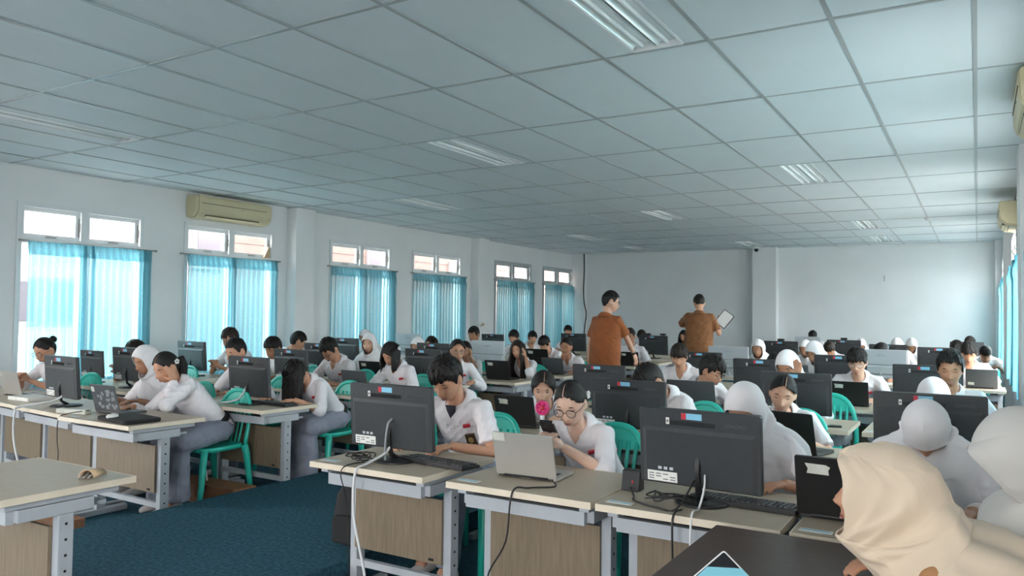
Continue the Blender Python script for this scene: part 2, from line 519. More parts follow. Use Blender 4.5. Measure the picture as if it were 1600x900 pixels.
def curtain(x, s, a, b, zt, zb, label, seed, nple=9, gather=0):
    r = thing('curtain', label, 'curtain', (x, (a + b) / 2, 0))
    rod = MB(); rod.tube([(0, a - (a + b) / 2 - .1, zt + .02), (0, b - (a + b) / 2 + .1, zt + .02)], .009, 8)
    for e in (-1, 1):
        rod.ell((0, e * ((b - a) / 2 + .1), zt + .02), (.016, .016, .016), nu=8, nv=5)
    part('curtain_rod', rod, M['metal'], r, True)
    rr = random.Random(seed)
    half = (b - a) / 2 + .03
    for k in (0, 1):
        y0, y1 = (-half, -.0) if k == 0 else (-.02, half)
        if gather:
            y0, y1 = (-half, -half + gather) if k == 0 else (half - gather, half)
        ny, nz = nple * 12, 22
        ph = rr.uniform(0, 6)
        vs = []
        ws = [rr.uniform(-.25, .25) for _ in range(ny + 1)]
        for iz in range(nz + 1):
            t = iz / nz
            z = zt + .015 - t * (zt + .015 - zb)
            for iy in range(ny + 1):
                u = iy / ny
                w = math.sin(u * nple * 2 * math.pi + ph)
                amp = (.012 if t < .07 else .022 + .018 * t)
                sh = math.copysign(abs(w) ** .7, w)
                d = s * (.03 + amp * sh + .012 * math.sin(u * 7 + ph + t * 2) * t)
                if .05 < t < .18:
                    d *= 1 + .25 * math.sin((t - .05) / .13 * math.pi)
                yy = y0 + (y1 - y0) * u + .006 * math.sin(t * 5 + u * 30 + ph) * t
                vs.append((d, yy, z + .006 * math.sin(u * 9) * t))
        fs = [(i * (ny + 1) + j, i * (ny + 1) + j + 1, (i + 1) * (ny + 1) + j + 1, (i + 1) * (ny + 1) + j) for i in range(nz) for j in range(ny)]
        mb = MB(); mb.add(vs, fs)
        part('curtain_panel', mb, M['curtain'], r, True)
        # double cloth heading
        vs2 = [(p[0] - s * .006, p[1], p[2]) for p in vs[:3 * (ny + 1)]]
        fs2 = [f for f in fs if max(f) < 3 * (ny + 1)]
        mb = MB(); mb.add(vs2, fs2)
        part('curtain_heading', mb, M['curtain'], r, True)
for n, (a, b) in enumerate(LEFT_WIN):
    curtain(XL + .035, 1, a + (.04 if n else .12), b + (.06 if n != 1 else 0), 2.19, .60, 'teal pleated curtain pair under %s left window from the front' % ORD[n + 1], n + 3)
for n, (a, b) in enumerate(RIGHT_WIN):
    if n < 6:
        curtain(XR - .02, -1, a, b, 2.19, .66, 'teal curtain hanging on the right wall at its %s window from the front' % ORD[n + 1], n + 30, 7, .62 if n < 2 else (.5 if n == 5 else .36))  # first two are unseen; these and the last are added to cut daylight

# ------------------------------------------------------------------ outside
def ext(name, label, x0, x1, y0, y1, h, m, wins, slats=0):
    r = thing(name, label, 'building', (x1, (y0 + y1) / 2, -3))
    cy = (y0 + y1) / 2
    mb = MB(); mb.box(x0 - x1, 0, y0 - cy, y1 - cy, 0, h)
    part('facade', mb, m, r)
    for (a, b, z0, z1) in wins:
        f = MB(); f.box(-.02, .05, a - cy - .08, b - cy + .08, z0 + 3 - .08, z1 + 3 + .08)
        fo = part('window_frame', f, M['pale_wall'], r)
        g = MB(); g.box(-.01, .06, a - cy, b - cy, z0 + 3, z1 + 3)
        part('pane', g, M['ext_dark'], fo)
    for k in range(slats):
        z = 5.1 + k * .22
        s = MB(); s.box(0, .012, y0 - cy, y1 - cy, z, z + .03)
        part('slat', s, m, r)
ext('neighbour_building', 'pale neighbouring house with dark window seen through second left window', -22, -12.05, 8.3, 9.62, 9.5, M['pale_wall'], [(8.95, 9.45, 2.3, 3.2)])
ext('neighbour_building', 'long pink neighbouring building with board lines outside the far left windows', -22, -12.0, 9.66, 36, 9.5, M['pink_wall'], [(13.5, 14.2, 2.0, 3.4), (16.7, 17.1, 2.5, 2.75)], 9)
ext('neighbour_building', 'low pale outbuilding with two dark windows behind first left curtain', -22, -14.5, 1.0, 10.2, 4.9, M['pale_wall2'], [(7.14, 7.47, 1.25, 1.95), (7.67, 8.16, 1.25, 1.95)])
mb = MB(); mb.box(-60, 40, -40, 70, -3.2, -3.0)
struct('ground', mb, M['ground'], label='concrete yard below the windows')

# ------------------------------------------------------------------ ceiling lamps
lamp0 = thing('ceiling_lamp', 'x', 'ceiling lamp')
mb = MB()
W2, L2 = .152, TB / 2 - .02
for sx in (-1, 1):
    mb.box(sx * W2 - .008, sx * W2 + .008, -L2, L2, -.035, .01)
for sy in (-1, 1):
    mb.box(-W2, W2, sy * L2 - .008, sy * L2 + .008, -.035, .01)
mb.box(-W2, W2, -L2, L2, .0, .01)
part('housing', mb, M['win'], lamp0)
for cx in (-.076, .076):
    R = []
    for y in (-L2 + .01, L2 - .01):
        R.append([(cx + .07 * math.sin(t), y, -.032 + .034 * math.cos(t) ** .6) for t in np.linspace(-1.5, 1.5, 9)])
    mb = MB(); mb.rings(R, cap=False, close=False)
    part('reflector', mb, M['lamp_refl'], lamp0, True)
    mb = MB(); mb.tube([(cx, -L2 + .05, -.022), (cx, L2 - .05, -.022)], .0135, 10)
    part('lamp_tube', mb, M['tube'], lamp0, True)
names = {(-1.6, -1): 'nearest twin-tube ceiling lamp, cut by the top edge', (-1.6, 3): 'twin-tube ceiling lamp above the right block, second from front', (-1.6, 7): 'small far twin-tube ceiling lamp on the right, third from front',
         (-1.6, 9): 'farthest twin-tube ceiling lamp of the right line', (-4.18, 1): 'large twin-tube ceiling lamp over the aisle near the front', (-4.18, 5): 'twin-tube ceiling lamp over the middle of the aisle',
         (-4.18, 9): 'farthest twin-tube ceiling lamp of the aisle line', (-6.76, -1): 'twin-tube ceiling lamp at far left with bright reflections', (-6.76, 3): 'thin-looking twin-tube ceiling lamp over the left block, second from front',
         (-6.76, 7): 'far twin-tube ceiling lamp of the left line, third from front', (-6.76, 9): 'farthest twin-tube ceiling lamp of the left line'}
for k, (x, j) in enumerate(LAMPS):
    loc = (x, TY0 + TB * (j + .5), HC + .031)
    if k == 0:
        lamp0.location = loc; lamp0['label'] = names[(x, j)]; lamp0['group'] = 'twin-tube ceiling lamps'
    else:
        dup(lamp0, loc, 0, names[(x, j)], 'twin-tube ceiling lamps')

# ------------------------------------------------------------------ air conditioners
def aircon(label, loc, rotz, L=1.27):
    r = thing('air_conditioner', label, 'air conditioner', loc, rotz)   # local: back at y=0, front towards -y
    prof = [(0, 0), (-.02, 0), (-.13, .015), (-.185, .07), (-.20, .12), (-.205, .27), (-.19, .30), (0, .30)]
    mb = MB(); mb.rings([[(x, p[0], p[1]) for p in prof] for x in (-L / 2 + .05, L / 2 - .05)])
    part('body', mb, M['ac'], r)
    for s in (-1, 1):
        pr = [(p[0] * .97, .008 + p[1] * .95) for p in prof]
        mb = MB(); mb.rings([[(x, p[0], p[1]) for p in pr] for x in sorted((s * (L / 2 - .05), s * L / 2))])
        part('end_cap', mb, M['ac'], r, bevel=.01)
    mb = MB(); mb.box(-L / 2 + .09, L / 2 - .1, -.208, -.2, .195, .201)
    part('slot', mb, M['ac_dk'], r)
    mb = MB(); mb.rings([[(x, -.10, .008), (x, -.165, .042), (x, -.172, .05), (x, -.107, .016)] for x in (-L / 2 + .17, L / 2 - .2)])
    part('air_outlet', mb, M['ac_dk'], r)
    mb = MB(); mb.rings([[(x, -.125, .008), (x, -.168, .03), (x, -.171, .036), (x, -.128, .014)] for x in (-L / 2 + .18, L / 2 - .21)])
    part('louver', mb, M['ac'], r)
    mb = MB(); mb.box(.08, .12, -.208, -.2, .165, .17)
    part('logo_plate', mb, M['silver_dk'], r)
aircon('yellowed wall air conditioner above the second left window', (XL, 7.12, 2.69), H2)
aircon('air conditioner seen end-on high on the right wall', (XR, 11.3, 2.58), -H2, 1.0)
aircon('air conditioner at the right edge, just under the ceiling', (XR, 6.1, 2.72), -H2, 1.0)
# ------------------------------------------------------------------ desks
DH = .72
def make_desk(W, D):
    r = thing('computer_desk', 'x', 'desk')
    w, d = W / 2, D / 2
    mb = MB(); mb.box(-w + .004, w - .004, -d + .004, d - .004, DH - .0255, DH)
    part('desktop', mb, M['desk_top'], r)
    mb = MB()
    mb.box(-w, w, -d, -d + .004, DH - .027, DH + .0005); mb.box(-w, w, d - .004, d, DH - .027, DH + .0005)
    mb.box(-w, -w + .004, -d + .004, d - .004, DH - .027, DH + .0005); mb.box(w - .004, w, -d + .004, d - .004, DH - .027, DH + .0005)
    part('edge_band', mb, M['desk_edge'], r)
    mb = MB(); mb.box(-w + .06, w - .06, -d + .07, -d + .10, DH - .115, DH - .06)
    part('front_rail', mb, M['steel'], r)
    mb = MB(); mb.box(-w + .06, w - .06, -d + .10, d - .1, DH - .105, DH - .09)
    part('shelf', mb, M['steel'], r)
    for s in (-1, 1):
        a, b = sorted((s * (w - .075), s * (w - .03)))
        mb = MB(); mb.box(a, b, -d + .05, d - .06, DH - .055, DH - .03)
        part('upper_arm', mb, M['steel'], r, bevel=.003)
        mb = MB(); mb.box(a, b, -d + .10, d - .17, DH - .11, DH - .058)
        part('lower_arm', mb, M['steel'], r, bevel=.003)
        mb = MB(); mb.box(a, b, -.03, .035, .03, DH - .11)
        lg = part('leg', mb, M['steel'], r, bevel=.004)
        mb = MB()
        xo = b if s > 0 else a
        for k in range(7):
            z = .18 + k * .065
            mb.cur = 0
            mb.tube([(xo - .001 * s, .002, z), (xo + .0015 * s, .002, z)], .006, 8)
        part('bolt_hole', mb, M['hole'], lg)['kind'] = 'stuff'
        mb = MB(); mb.box(a - .003, b + .003, -d + .05, d - .08, 0, .04)
        part('foot', mb, M['steel'], r, bevel=.005)
    mb = MB(); mb.box(-w + .075, w - .075, -.045, -.03, .25, .56)
    part('modesty_panel', mb, M['desk_panel'], r)
    mb = MB(); mb.box(w - .15, w - .12, -.048, -.044, .262, .274)
    part('small_label', mb, M['hole'], r)
    mb = MB(); mb.box(-w + .07, w - .07, -.03, .0, .15, .185)
    part('cross_bar', mb, M['steel'], r)
    mb = MB(); mb.box(-w + .02, -w + .13, -d + .05, -d + .09, DH, DH + .0012)
    st = part('desk_label', mb, M['paper'], r)
    mb = MB(); mb.box(-w + .03, -w + .12, -d + .064, -d + .076, DH + .0012, DH + .0018)
    part('label_print', mb, M['blue'], st)
    return r
DESK = {'R': None, 'L': None}
DESK_SIZE = {'R': (.70, .60), 'L': (.84, .56)}
def place_desk(x, f, block, label, rz=0):
    W, D = DESK_SIZE[block]
    if DESK[block] is None:
        DESK[block] = make_desk(W, D)
        o = DESK[block]; o.location = (x, f + D / 2, 0); o.rotation_euler = (0, 0, rz); o['label'] = label
        o['group'] = 'computer desks in rows'
        return o
    return dup(DESK[block], (x, f + D / 2, 0), rz, label, 'computer desks in rows')

# ------------------------------------------------------------------ chairs
def make_chair():
    r = thing('plastic_chair', 'x', 'chair')       # front towards -y, seat centre at origin
    # seat: dished slab
    n = 9; vs = []; R = []
    def sz(u, v): return .435 - .012 * (1 - u * u) * (1 - v * v) + .006 * v
    mb = MB(); top = []; bot = []
    N = 24
    def sup(t, a, b, e=.35):
        c, s = math.cos(t), math.sin(t)
        return (a * math.copysign(abs(c) ** e, c), b * math.copysign(abs(s) ** e, s))
    for (k, zz) in ((.98, -.03), (1.0, -.012), (.99, 0), (.93, .004), (.6, -.010), (.2, -.014)):
        ring = []
        for i in range(N):
            x, y = sup(2 * math.pi * i / N, .205 * k, .205 * k, .45)
            x *= 1 - .10 * (y / .2) * .5
            ring.append((x, y, .435 + zz))
        R.append(ring)
    mb.rings(R)
    part('seat', mb, M['chair'], r, True)
    # back frame: arch
    def bp(x, z):  # back surface: leaning
        t = (z - .43) / .42
        return (x, .185 + .075 * t + .02 * t * t, z)
    arch = []
    for k in range(25):
        t = k / 24
        a = math.pi * t
        z = .40 + (.0 if False else 0)
        x = -.205 * math.cos(a) / max(1e-6, (abs(math.cos(a)) ** 2.6 + abs(math.sin(a)) ** 2.6) ** (1 / 2.6))
        zz = .43 + .40 * math.sin(a) / max(1e-6, (abs(math.cos(a)) ** 2.6 + abs(math.sin(a)) ** 2.6) ** (1 / 2.6))
        arch.append(bp(x * (.92 + .08 * (zz - .43) / .4), zz))
    mb = MB(); mb.tube(arch, .019, 8, flat=(1.0, .62), up=(0, -1, .15))
    part('back_frame', mb, M['chair'], r, True)
    # solid top panel under the arch
    vs = []; m = 12
    for j in range(4):
        for i in range(m + 1):
            u = -1 + 2 * i / m
            x = .185 * u
            zt = .43 + .40 * (1 - abs(u) ** 2.6 * .93) ** (1 / 2.6)
            zl = .735 - .03 * (1 - u * u) - .02 * abs(u)
            z = zl + (zt - zl) * j / 3
            p = bp(x, min(z, .83)); vs.append(p)
    mb = MB(); k = m + 1
    back = [(p[0], p[1] + .008, p[2]) for p in vs]
    fs = [(j * k + i, j * k + i + 1, (j + 1) * k + i + 1, (j + 1) * k + i) for j in range(3) for i in range(m)]
    mb.add(vs, [tuple(reversed(f)) for f in fs]); mb.add(back, fs)
    part('top_panel', mb, M['chair'], r, True)
    for x in (-.125, -.075, -.025, .025, .075, .125):
        mb = MB()
        mb.tube([bp(x * (.86 + .14 * t), .43 + .32 * t) for t in (0, .2, .4, .6, .8, 1)], .011, 6, flat=(1.1, .45), up=(0, -1, .15))
        part('slat', mb, M['chair'], r, True)
    for sx in (-1, 1):
        for sy in (-1, 1):
            mb = MB()
            pts = [(sx * .185, sy * .18, .425), (sx * .195, sy * .195, .36), (sx * .205, sy * .215, .18), (sx * .215, sy * .24, 0)]
            mb.tube(pts, [.032, .030, .025, .020], 8, flat=(1, .8), up=(0, 1, 0))
            part('leg', mb, M['chair'], r, True)
    return r
CHAIR = [None]
def place_chair(x, y, rz, label):
    if CHAIR[0] is None:
        CHAIR[0] = make_chair(); o = CHAIR[0]
        o.location = (x, y, 0); o.rotation_euler = (0, 0, rz); o['label'] = label; o['group'] = 'teal plastic chairs'
        return o
    return dup(CHAIR[0], (x, y, 0), rz, label, 'teal plastic chairs')

# ------------------------------------------------------------------ screens (backs towards -y)
def text_mesh(s, size, name):
    c = bpy.data.curves.new(name, 'FONT'); c.body = s; c.size = size; c.extrude = .0006
    c.align_x = 'CENTER'; c.align_y = 'CENTER'
    o = bpy.data.objects.new(name, c); col.objects.link(o)
    dg = bpy.context.evaluated_depsgraph_get()
    me = bpy.data.meshes.new_from_object(o.evaluated_get(dg))
    bpy.data.objects.remove(o); bpy.data.curves.remove(c)
    return me
LOGO = text_mesh('LENOVO', .021, 'logo')
def make_aio(kind):
    dark = kind == 'dark'
    r = thing('monitor', 'x', 'monitor')           # origin on the desk under the stand
    body = M['aio'] if dark else M['silver']
    zb, zt, w = .065, .365, .245
    T = Matrix.Translation((0, -.02, 0)) @ Matrix.Rotation(math.radians(4), 4, 'X')
    mb = MB(); mb.rbox(-w, w, -.014, .014, zb, zt, .008, 2, 1, T)
    part('case', mb, body, r, bevel=.003)
    mb = MB(); mb.box(-w + .006, w - .006, .0142, .0155, zb + .03, zt - .006, T)
    part('screen', mb, M['screen'], r)
    if dark:
        mb = MB(); mb.rings([[tuple(T @ Vector((x, y, z))) for (x, z) in ((-a, zb + .004), (a, zb + .004), (a, c), (-a, c))] for (a, c, y) in ((w - .012, zt - .072, -.013), (w - .03, zt - .09, -.020))])
        part('rear_cover', mb, body, r, bevel=.003)
        mb = MB()
        for k in range(26):
            x = -.115 + k * .0072
            mb.box(x, x + .0042, -.0152, -.0138, zt - .062, zt - .044, T)
        v = part('vent', mb, M['hole'], r); v['kind'] = 'stuff'
        mb = MB(); mb.box(-.065, .018, -.0155, -.0138, zt - .036, zt - .012, T)
        st = part('sticker', mb, M['blue'], r, label='sky blue and red asset sticker')
        mb = MB(); mb.box(-.065, -.045, -.0162, -.0155, zt - .036, zt - .012, T)
        part('sticker_logo', mb, M['red'], st)
        mb = MB(); mb.box(-.13, -.116, -.0155, -.0138, zt - .060, zt - .034, T)
        st = part('asset_tag', mb, M['paper'], r)
        mb = MB(); mb.box(-.127, -.119, -.0162, -.0155, zt - .052, zt - .042, T)
        part('tag_print', mb, M['print'], st)
        mb = MB(); mb.box(-w + .034, -.085, -.0218, -.0190, zb + .010, zb + .050, T)
        st = part('spec_label', mb, M['paper'], r, label='white printed specification label')
        mb = MB()
        for k in range(4):
            for q in range(3):
                if (k * 3 + q) % 4 != 3:
                    x = -w + .040 + k * .030
                    mb.box(x, x + .022, -.0224, -.0218, zb + .017 + q * .01, zb + .021 + q * .01, T)
        part('label_print', mb, M['print'], st)
        mb = MB()
        for k in range(3):
            mb.box(-.165 + k * .024, -.15 + k * .024, -.0222, -.0136, zb + .058, zb + .069, T)
        part('socket', mb, M['silver'], r)
        lg = link('logo', LOGO, r); lg.data.materials.clear(); lg.data.materials.append(M['logo'])
        lg.matrix_local = T @ Matrix.Translation((.15, -.0150, zt - .048)) @ Matrix.Rotation(H2, 4, 'X')
        neck = M['aio_dk']
    else:
        mb = MB(); mb.box(-w + .002, w - .002, -.0160, -.0138, zb + .135, zb + .142, T)
        part('seam', mb, M['silver_dk'], r)
        mb = MB(); mb.rings([[tuple(T @ Vector((x, y, z))) for (x, z) in ((-a, zb + .004), (a, zb + .004), (a, c), (-a, c))] for (a, c, y) in ((w - .006, zb + .133, -.013), (w - .02, zb + .12, -.03))])
        part('rear_cover', mb, body, r, bevel=.003)
        lg = link('logo', LOGO.copy(), r); lg.data.materials.clear(); lg.data.materials.append(M['silver_dk'])
        lg.matrix_local = T @ Matrix.Translation((.0, -.0150, zt - .062)) @ Matrix.Rotation(H2, 4, 'X')
        mb = MB(); mb.box(-.14, .14, -.032, -.028, zb + .03, zb + .05, T)
        part('socket_strip', mb, M['silver_dk'], r)
        neck = M['silver']
    mb = MB(); mb.tube([(0, .01, .008), (0, -.035, .04), (0, -.058, .12), (0, -.046, .19), (0, -.030, .215)], [.022, .015, .012, .011, .012], 8, flat=(1, .6), up=(0, 1, 0))
    part('stand_neck', mb, neck, r, True)
    mb = MB(); mb.rings([[(a * math.cos(2 * math.pi * k / 28), .0 + a * math.sin(2 * math.pi * k / 28), z) for k in range(28)] for (a, z) in ((.105, 0), (.108, .005), (.098, .011), (.03, .014))])
    part('stand_base', mb, neck, r, True)
    return r
AIO = {}
def place_aio(kind, x, y, rz, label, k=1.0):
    if kind not in AIO:
        AIO[kind] = make_aio(kind); o = AIO[kind]
        o['label'] = label; o['group'] = 'monitors on the desks'
        o.location = (x, y, DH); o.rotation_euler = (0, 0, rz)
    else:
        o = dup(AIO[kind], (x, y, DH), rz, label, 'monitors on the desks')
    o.scale = (k, k, k)
    return o

def make_laptop(kind):
    m = M[{'silver': 'lap_silver', 'grey': 'lap_grey', 'black': 'lap_black', 'pattern': 'lap_grey'}[kind]]
    r = thing('laptop', 'x', 'laptop')             # hinge at y=0, base towards +y
    mb = MB(); mb.rbox(-.165, .165, 0, .225, .004, .019, .01, 3, 2)
    b = part('base', mb, m, r, bevel=.002)
    mb = MB()
    for j in range(5):
        for i in range(12):
            x = -.14 + i * .0235
            mb.box(x, x + .019, .03 + j * .019, .045 + j * .019, .019, .0205)
    kk = part('keyboard', mb, M['aio_dk'], r); kk['kind'] = 'stuff'
    mb = MB(); mb.box(-.05, .05, .15, .21, .0188, .0196)
    part('touchpad', mb, M['lap_grey'], r)
    T = Matrix.Translation((0, .0, .016)) @ Matrix.Rotation(math.radians(15), 4, 'X')
    mb = MB(); mb.rbox(-.165, .165, -.004, .004, 0, .225, .008, 3, 1, T)
    part('lid', mb, m, r, bevel=.0015)
    mb = MB(); mb.box(-.157, .157, .004, .0048, .012, .218, T)
    part('screen', mb, M['screen'], r)
    mb = MB(); mb.tube([(-.12, .0, .014), (.12, .0, .014)], .007, 8)
    part('hinge', mb, M['aio_dk'], r)
    if kind == 'silver':
        mb = MB()
        for k in range(22):
            x = -.15 + k * .0115 + (.05 if k > 10 else 0)
            mb.box(x, x + .006, -.009, -.003, .006, .014)
        g = part('vent', mb, M['aio_dk'], r); g['kind'] = 'stuff'
        mb = MB(); mb.add([tuple(T @ Vector(p)) for p in ((-.162, -.006, .222), (-.098, -.006, .222), (-.094, -.006, .212), (-.098, -.006, .2), (-.092, -.006, .178), (-.155, -.006, .182), (-.16, -.006, .2))], [tuple(range(7))])
        part('torn_label', mb, M['paper_g'], r)
    elif kind == 'black':
        mb = MB(); mb.add([tuple(T @ Vector(p)) for p in ((-.13, -.006, .2), (-.06, -.006, .198), (-.045, -.006, .19), (-.052, -.006, .178), (-.05, -.006, .16), (-.125, -.006, .162), (-.12, -.006, .18))], [tuple(range(7))])
        part('torn_label', mb, M['paper_g'], r)
    elif kind == 'grey':
        mb = MB(); mb.add([tuple(T @ Vector(p)) for p in ((-.14, -.006, .03), (-.075, -.006, .028), (-.078, -.006, .062), (-.14, -.006, .064))], [(0, 1, 2, 3)])
        part('torn_label', mb, M['paper_g'], r)
    else:
        rr = random.Random(4); mb = MB()
        for k in range(26):
            x, z, s = rr.uniform(-.09, .14), rr.uniform(.03, .19), rr.uniform(.008, .02)
            mb.box(x - s, x + s, -.0052, -.0042, z - s * .8, z + s * .8, T)
        g = part('pattern_sticker', mb, M['silver_dk'], r); g['kind'] = 'stuff'
        mb = MB(); mb.box(-.15, -.11, -.0055, -.0042, .165, .205, T)
        part('asset_sticker', mb, M['paper_g'], r)
    return r
LAP = {}
def place_laptop(kind, x, y, rz, label, k=1.0):
    if kind not in LAP:
        LAP[kind] = make_laptop(kind); o = LAP[kind]
        o['label'] = label; o['group'] = 'laptops on the desks'
        o.location = (x, y, DH); o.rotation_euler = (0, 0, rz)
    else:
        o = dup(LAP[kind], (x, y, DH), rz, label, 'laptops on the desks')
    o.scale = (k, k, k)
    return o

KB = [None]
def place_keyboard(x, y, rz, label):
    if KB[0] is None:
        r = thing('keyboard', label, 'keyboard', group='black keyboards')
        mb = MB(); mb.rings([[(sx, y0, z0) for (y0, z0) in ((-.065, 0), (.065, 0), (.065, .014), (-.065, .022))] for sx in (-.21, .21)])
        part('case', mb, M['aio_dk'], r, bevel=.003)
        mb = MB()
        for j in range(5):
            for i in range(20):
                xx = -.2 + i * .0202; yy = -.056 + j * .0225
                z = .022 - .008 * (yy + .065) / .13
                mb.box(xx, xx + .016, yy, yy + .018, z - .002, z + .006)
        k = part('keys', mb, M['aio'], r); k['kind'] = 'stuff'
        KB[0] = r; r.location = (x, y, DH); r.rotation_euler = (0, 0, rz)
        return r
    return dup(KB[0], (x, y, DH), rz, label, 'black keyboards')

def cable(name, label, pts, rad, m, parent=None):
    # smooth rope through points
    P = [Vector(p) for p in pts]; out = []
    for i in range(len(P) - 1):
        p0, p1, p2, p3 = P[max(i - 1, 0)], P[i], P[i + 1], P[min(i + 2, len(P) - 1)]
        for k in range(6):
            t = k / 6
            out.append(.5 * ((2 * p1) + (p2 - p0) * t + (2 * p0 - 5 * p1 + 4 * p2 - p3) * t * t + (3 * p1 - p0 - 3 * p2 + p3) * t ** 3))
    out.append(P[-1])
    mb = MB(); mb.tube(out, rad, 6)
    o = part(name, mb, m, parent, True)
    if parent is None:
        tag(o, label, 'cable')
    return o
# ------------------------------------------------------------------ people
def vec(*a): return Vector(a)
HEADV = None
def head_template(female=False):
    nu, nv = 44, 34
    R = []
    for i in range(nv + 1):
        th = math.pi * (i / nv) if 0 < i < nv else (.02 if i == 0 else math.pi - .02)
        ring = []
        for k in range(nu):
            a = 2 * math.pi * k / nu           # a=0 front (-y)
            x = math.sin(th) * math.sin(a); y = -math.sin(th) * math.cos(a); z = math.cos(th)
            sx = math.copysign(abs(x) ** .92, x)
            p = [sx * .0765, y * .097, z * .117]
            t = max(0, (-p[2] - .005) / .112)
            p[0] *= 1 - (.42 if female else .36) * t ** 1.5
            if p[1] > 0: p[1] *= 1 - .5 * t
            else: p[1] = p[1] * (1 + .10 * t) - .012 * t
            if p[1] < 0:
                f = min(1, -p[1] / .07)
                X, Z = p[0], p[2]
                g = lambda c, s: math.exp(-(c / s) ** 2)
                dy = 0
                dy += .011 * (g(abs(X) - .031, .017)) * g(Z - .002, .014)
                dy -= .004 * g(abs(X) - .028, .022) * g(Z - .024, .009)
                nz = (.008 - Z) / .05
                if 0 < nz < 1.15:
                    prof = min(1, nz) if nz <= 1 else max(0, 1 - (nz - 1) / .15)
                    dy -= .026 * prof * g(X, .010 + .007 * min(1, nz))
                dy -= .009 * g(X, .022) * g(Z + .066, .008)
                dy -= .007 * g(X, .020) * g(Z + .081, .008)
                dy += .004 * g(X, .022) * g(Z + .0735, .003)
                dy -= .008 * g(X, .022) * g(Z + .106, .014)
                dy -= .004 * g(abs(X) - .042, .016) * g(Z + .03, .02)
                p[1] += dy * f
            ring.append(tuple(p))
        R.append(ring)
    return R
HT = {False: head_template(False), True: head_template(True)}

def basis(fwd, up):
    fwd = fwd.normalized(); left = up.cross(fwd).normalized() * 1.0   # person's left
    up = fwd.cross(left).normalized()
    return Matrix((left, -fwd, up)).transposed()

def hand(mb, w, d, n, t, curl, sc=1.0, thick=1.0):
    """w wrist, d pointing direction, n palm normal (palm side), t towards thumb"""
    d = d.normalized(); n = (n - d * n.dot(d)).normalized(); t = (t - d * t.dot(d) - n * t.dot(n)).normalized()
    mb.tube([w - d * .03 * sc, w, w + d * .04 * sc, w + d * .075 * sc, w + d * .09 * sc], [.023 * sc, .024 * sc, .036 * sc, .037 * sc, .026 * sc], 10, flat=(1, .46), up=n)
    for k, (o, L, s0) in enumerate(((.029, .068, .086), (.010, .078, .09), (-.009, .072, .087), (-.027, .055, .08))):
        p = w + d * s0 * sc + t * o * sc
        dd = (d + t * o * 2.0).normalized(); pts = [p - dd * .02 * sc]
        pts.append(p)
        c = curl * (1 + .12 * k)
        ax = d.cross(n)
        cur = dd.copy()
        for q, f in enumerate((.45, .32, .23)):
            cur = (Matrix.Rotation(c * (.7 if q == 0 else 1), 3, ax) @ cur)
            p = p + cur * L * f * sc; pts.append(p)
        r = .0092 * sc * thick
        mb.tube(pts, [r, r, r * .97, r * .9, r * .72], 8)
    b = w + d * .022 * sc + t * .022 * sc
    td = (d * .75 + t * .7 + n * .25).normalized()
    mb.tube([b - td * .012 * sc, b + td * .02 * sc, b + td * .045 * sc, b + td * .066 * sc + d * .004], [.014 * sc, .0125 * sc * thick, .0105 * sc * thick, .008 * sc * thick], 8)

def ik(a, c, la, lb, pole):
    d = c - a; L = d.length
    if L > (la + lb) * .998:
        c = a + d * ((la + lb) * .998 / L); L = (la + lb) * .998; d = c - a
    x = (la * la - lb * lb + L * L) / (2 * L)
    h = math.sqrt(max(1e-6, la * la - x * x))
    dn = d / L
    pl = pole - dn * pole.dot(dn)
    pl.normalize()
    return a + dn * x + pl * h, c

PENDING = []      # (object, voxel, smooth) meshes fused into one skin at the end
def fused(name, mb, m, parent, voxel, smooth, wrinkle=0, seed=0):
    o = link(name, mb.mesh(name, m, True), parent)
    PENDING.append((o, voxel, smooth, wrinkle, seed))
    return o
def fuse_all():
    for (o, vx, sm, wr, seed) in PENDING:
        md = o.modifiers.new('fuse', 'REMESH'); md.mode = 'VOXEL'; md.voxel_size = vx; md.use_smooth_shade = True
        s = o.modifiers.new('relax', 'SMOOTH'); s.iterations = sm; s.factor = .5
    bpy.context.view_layer.update()
    dg = bpy.context.evaluated_depsgraph_get()
    new = []
    for (o, vx, sm, wr, seed) in PENDING:
        new.append(bpy.data.meshes.new_from_object(o.evaluated_get(dg)))
    for (o, vx, sm, wr, seed), me in zip(PENDING, new):
        old = o.data; o.modifiers.clear(); o.data = me
        bpy.data.meshes.remove(old)
        if wr:
            n = len(me.vertices)
            co = np.empty(n * 3); me.vertices.foreach_get('co', co); co = co.reshape(-1, 3)
            no = np.empty(n * 3); me.vertex_normals.foreach_get('vector', no); no = no.reshape(-1, 3)
            rs = np.random.RandomState(seed)
            d = np.zeros(n)
            for k in range(9):
                fr = rs.normal(size=3) * (16 + 5 * k)
                env = .5 + .5 * np.sin(co @ (rs.normal(size=3) * 8) + rs.uniform(0, 6))
                wv = np.sin(co @ fr + rs.uniform(0, 6) + 1.2 * np.sin(co @ (rs.normal(size=3) * 7)))
                d += (1 - 2 * np.abs(wv) ** .7) * env ** 2 / (1 + .15 * k)
            co = co + no * (d * wr * .42)[:, None]
            me.vertices.foreach_set('co', co.ravel())
        me.polygons.foreach_set('use_smooth', [True] * len(me.polygons))
        me.update()

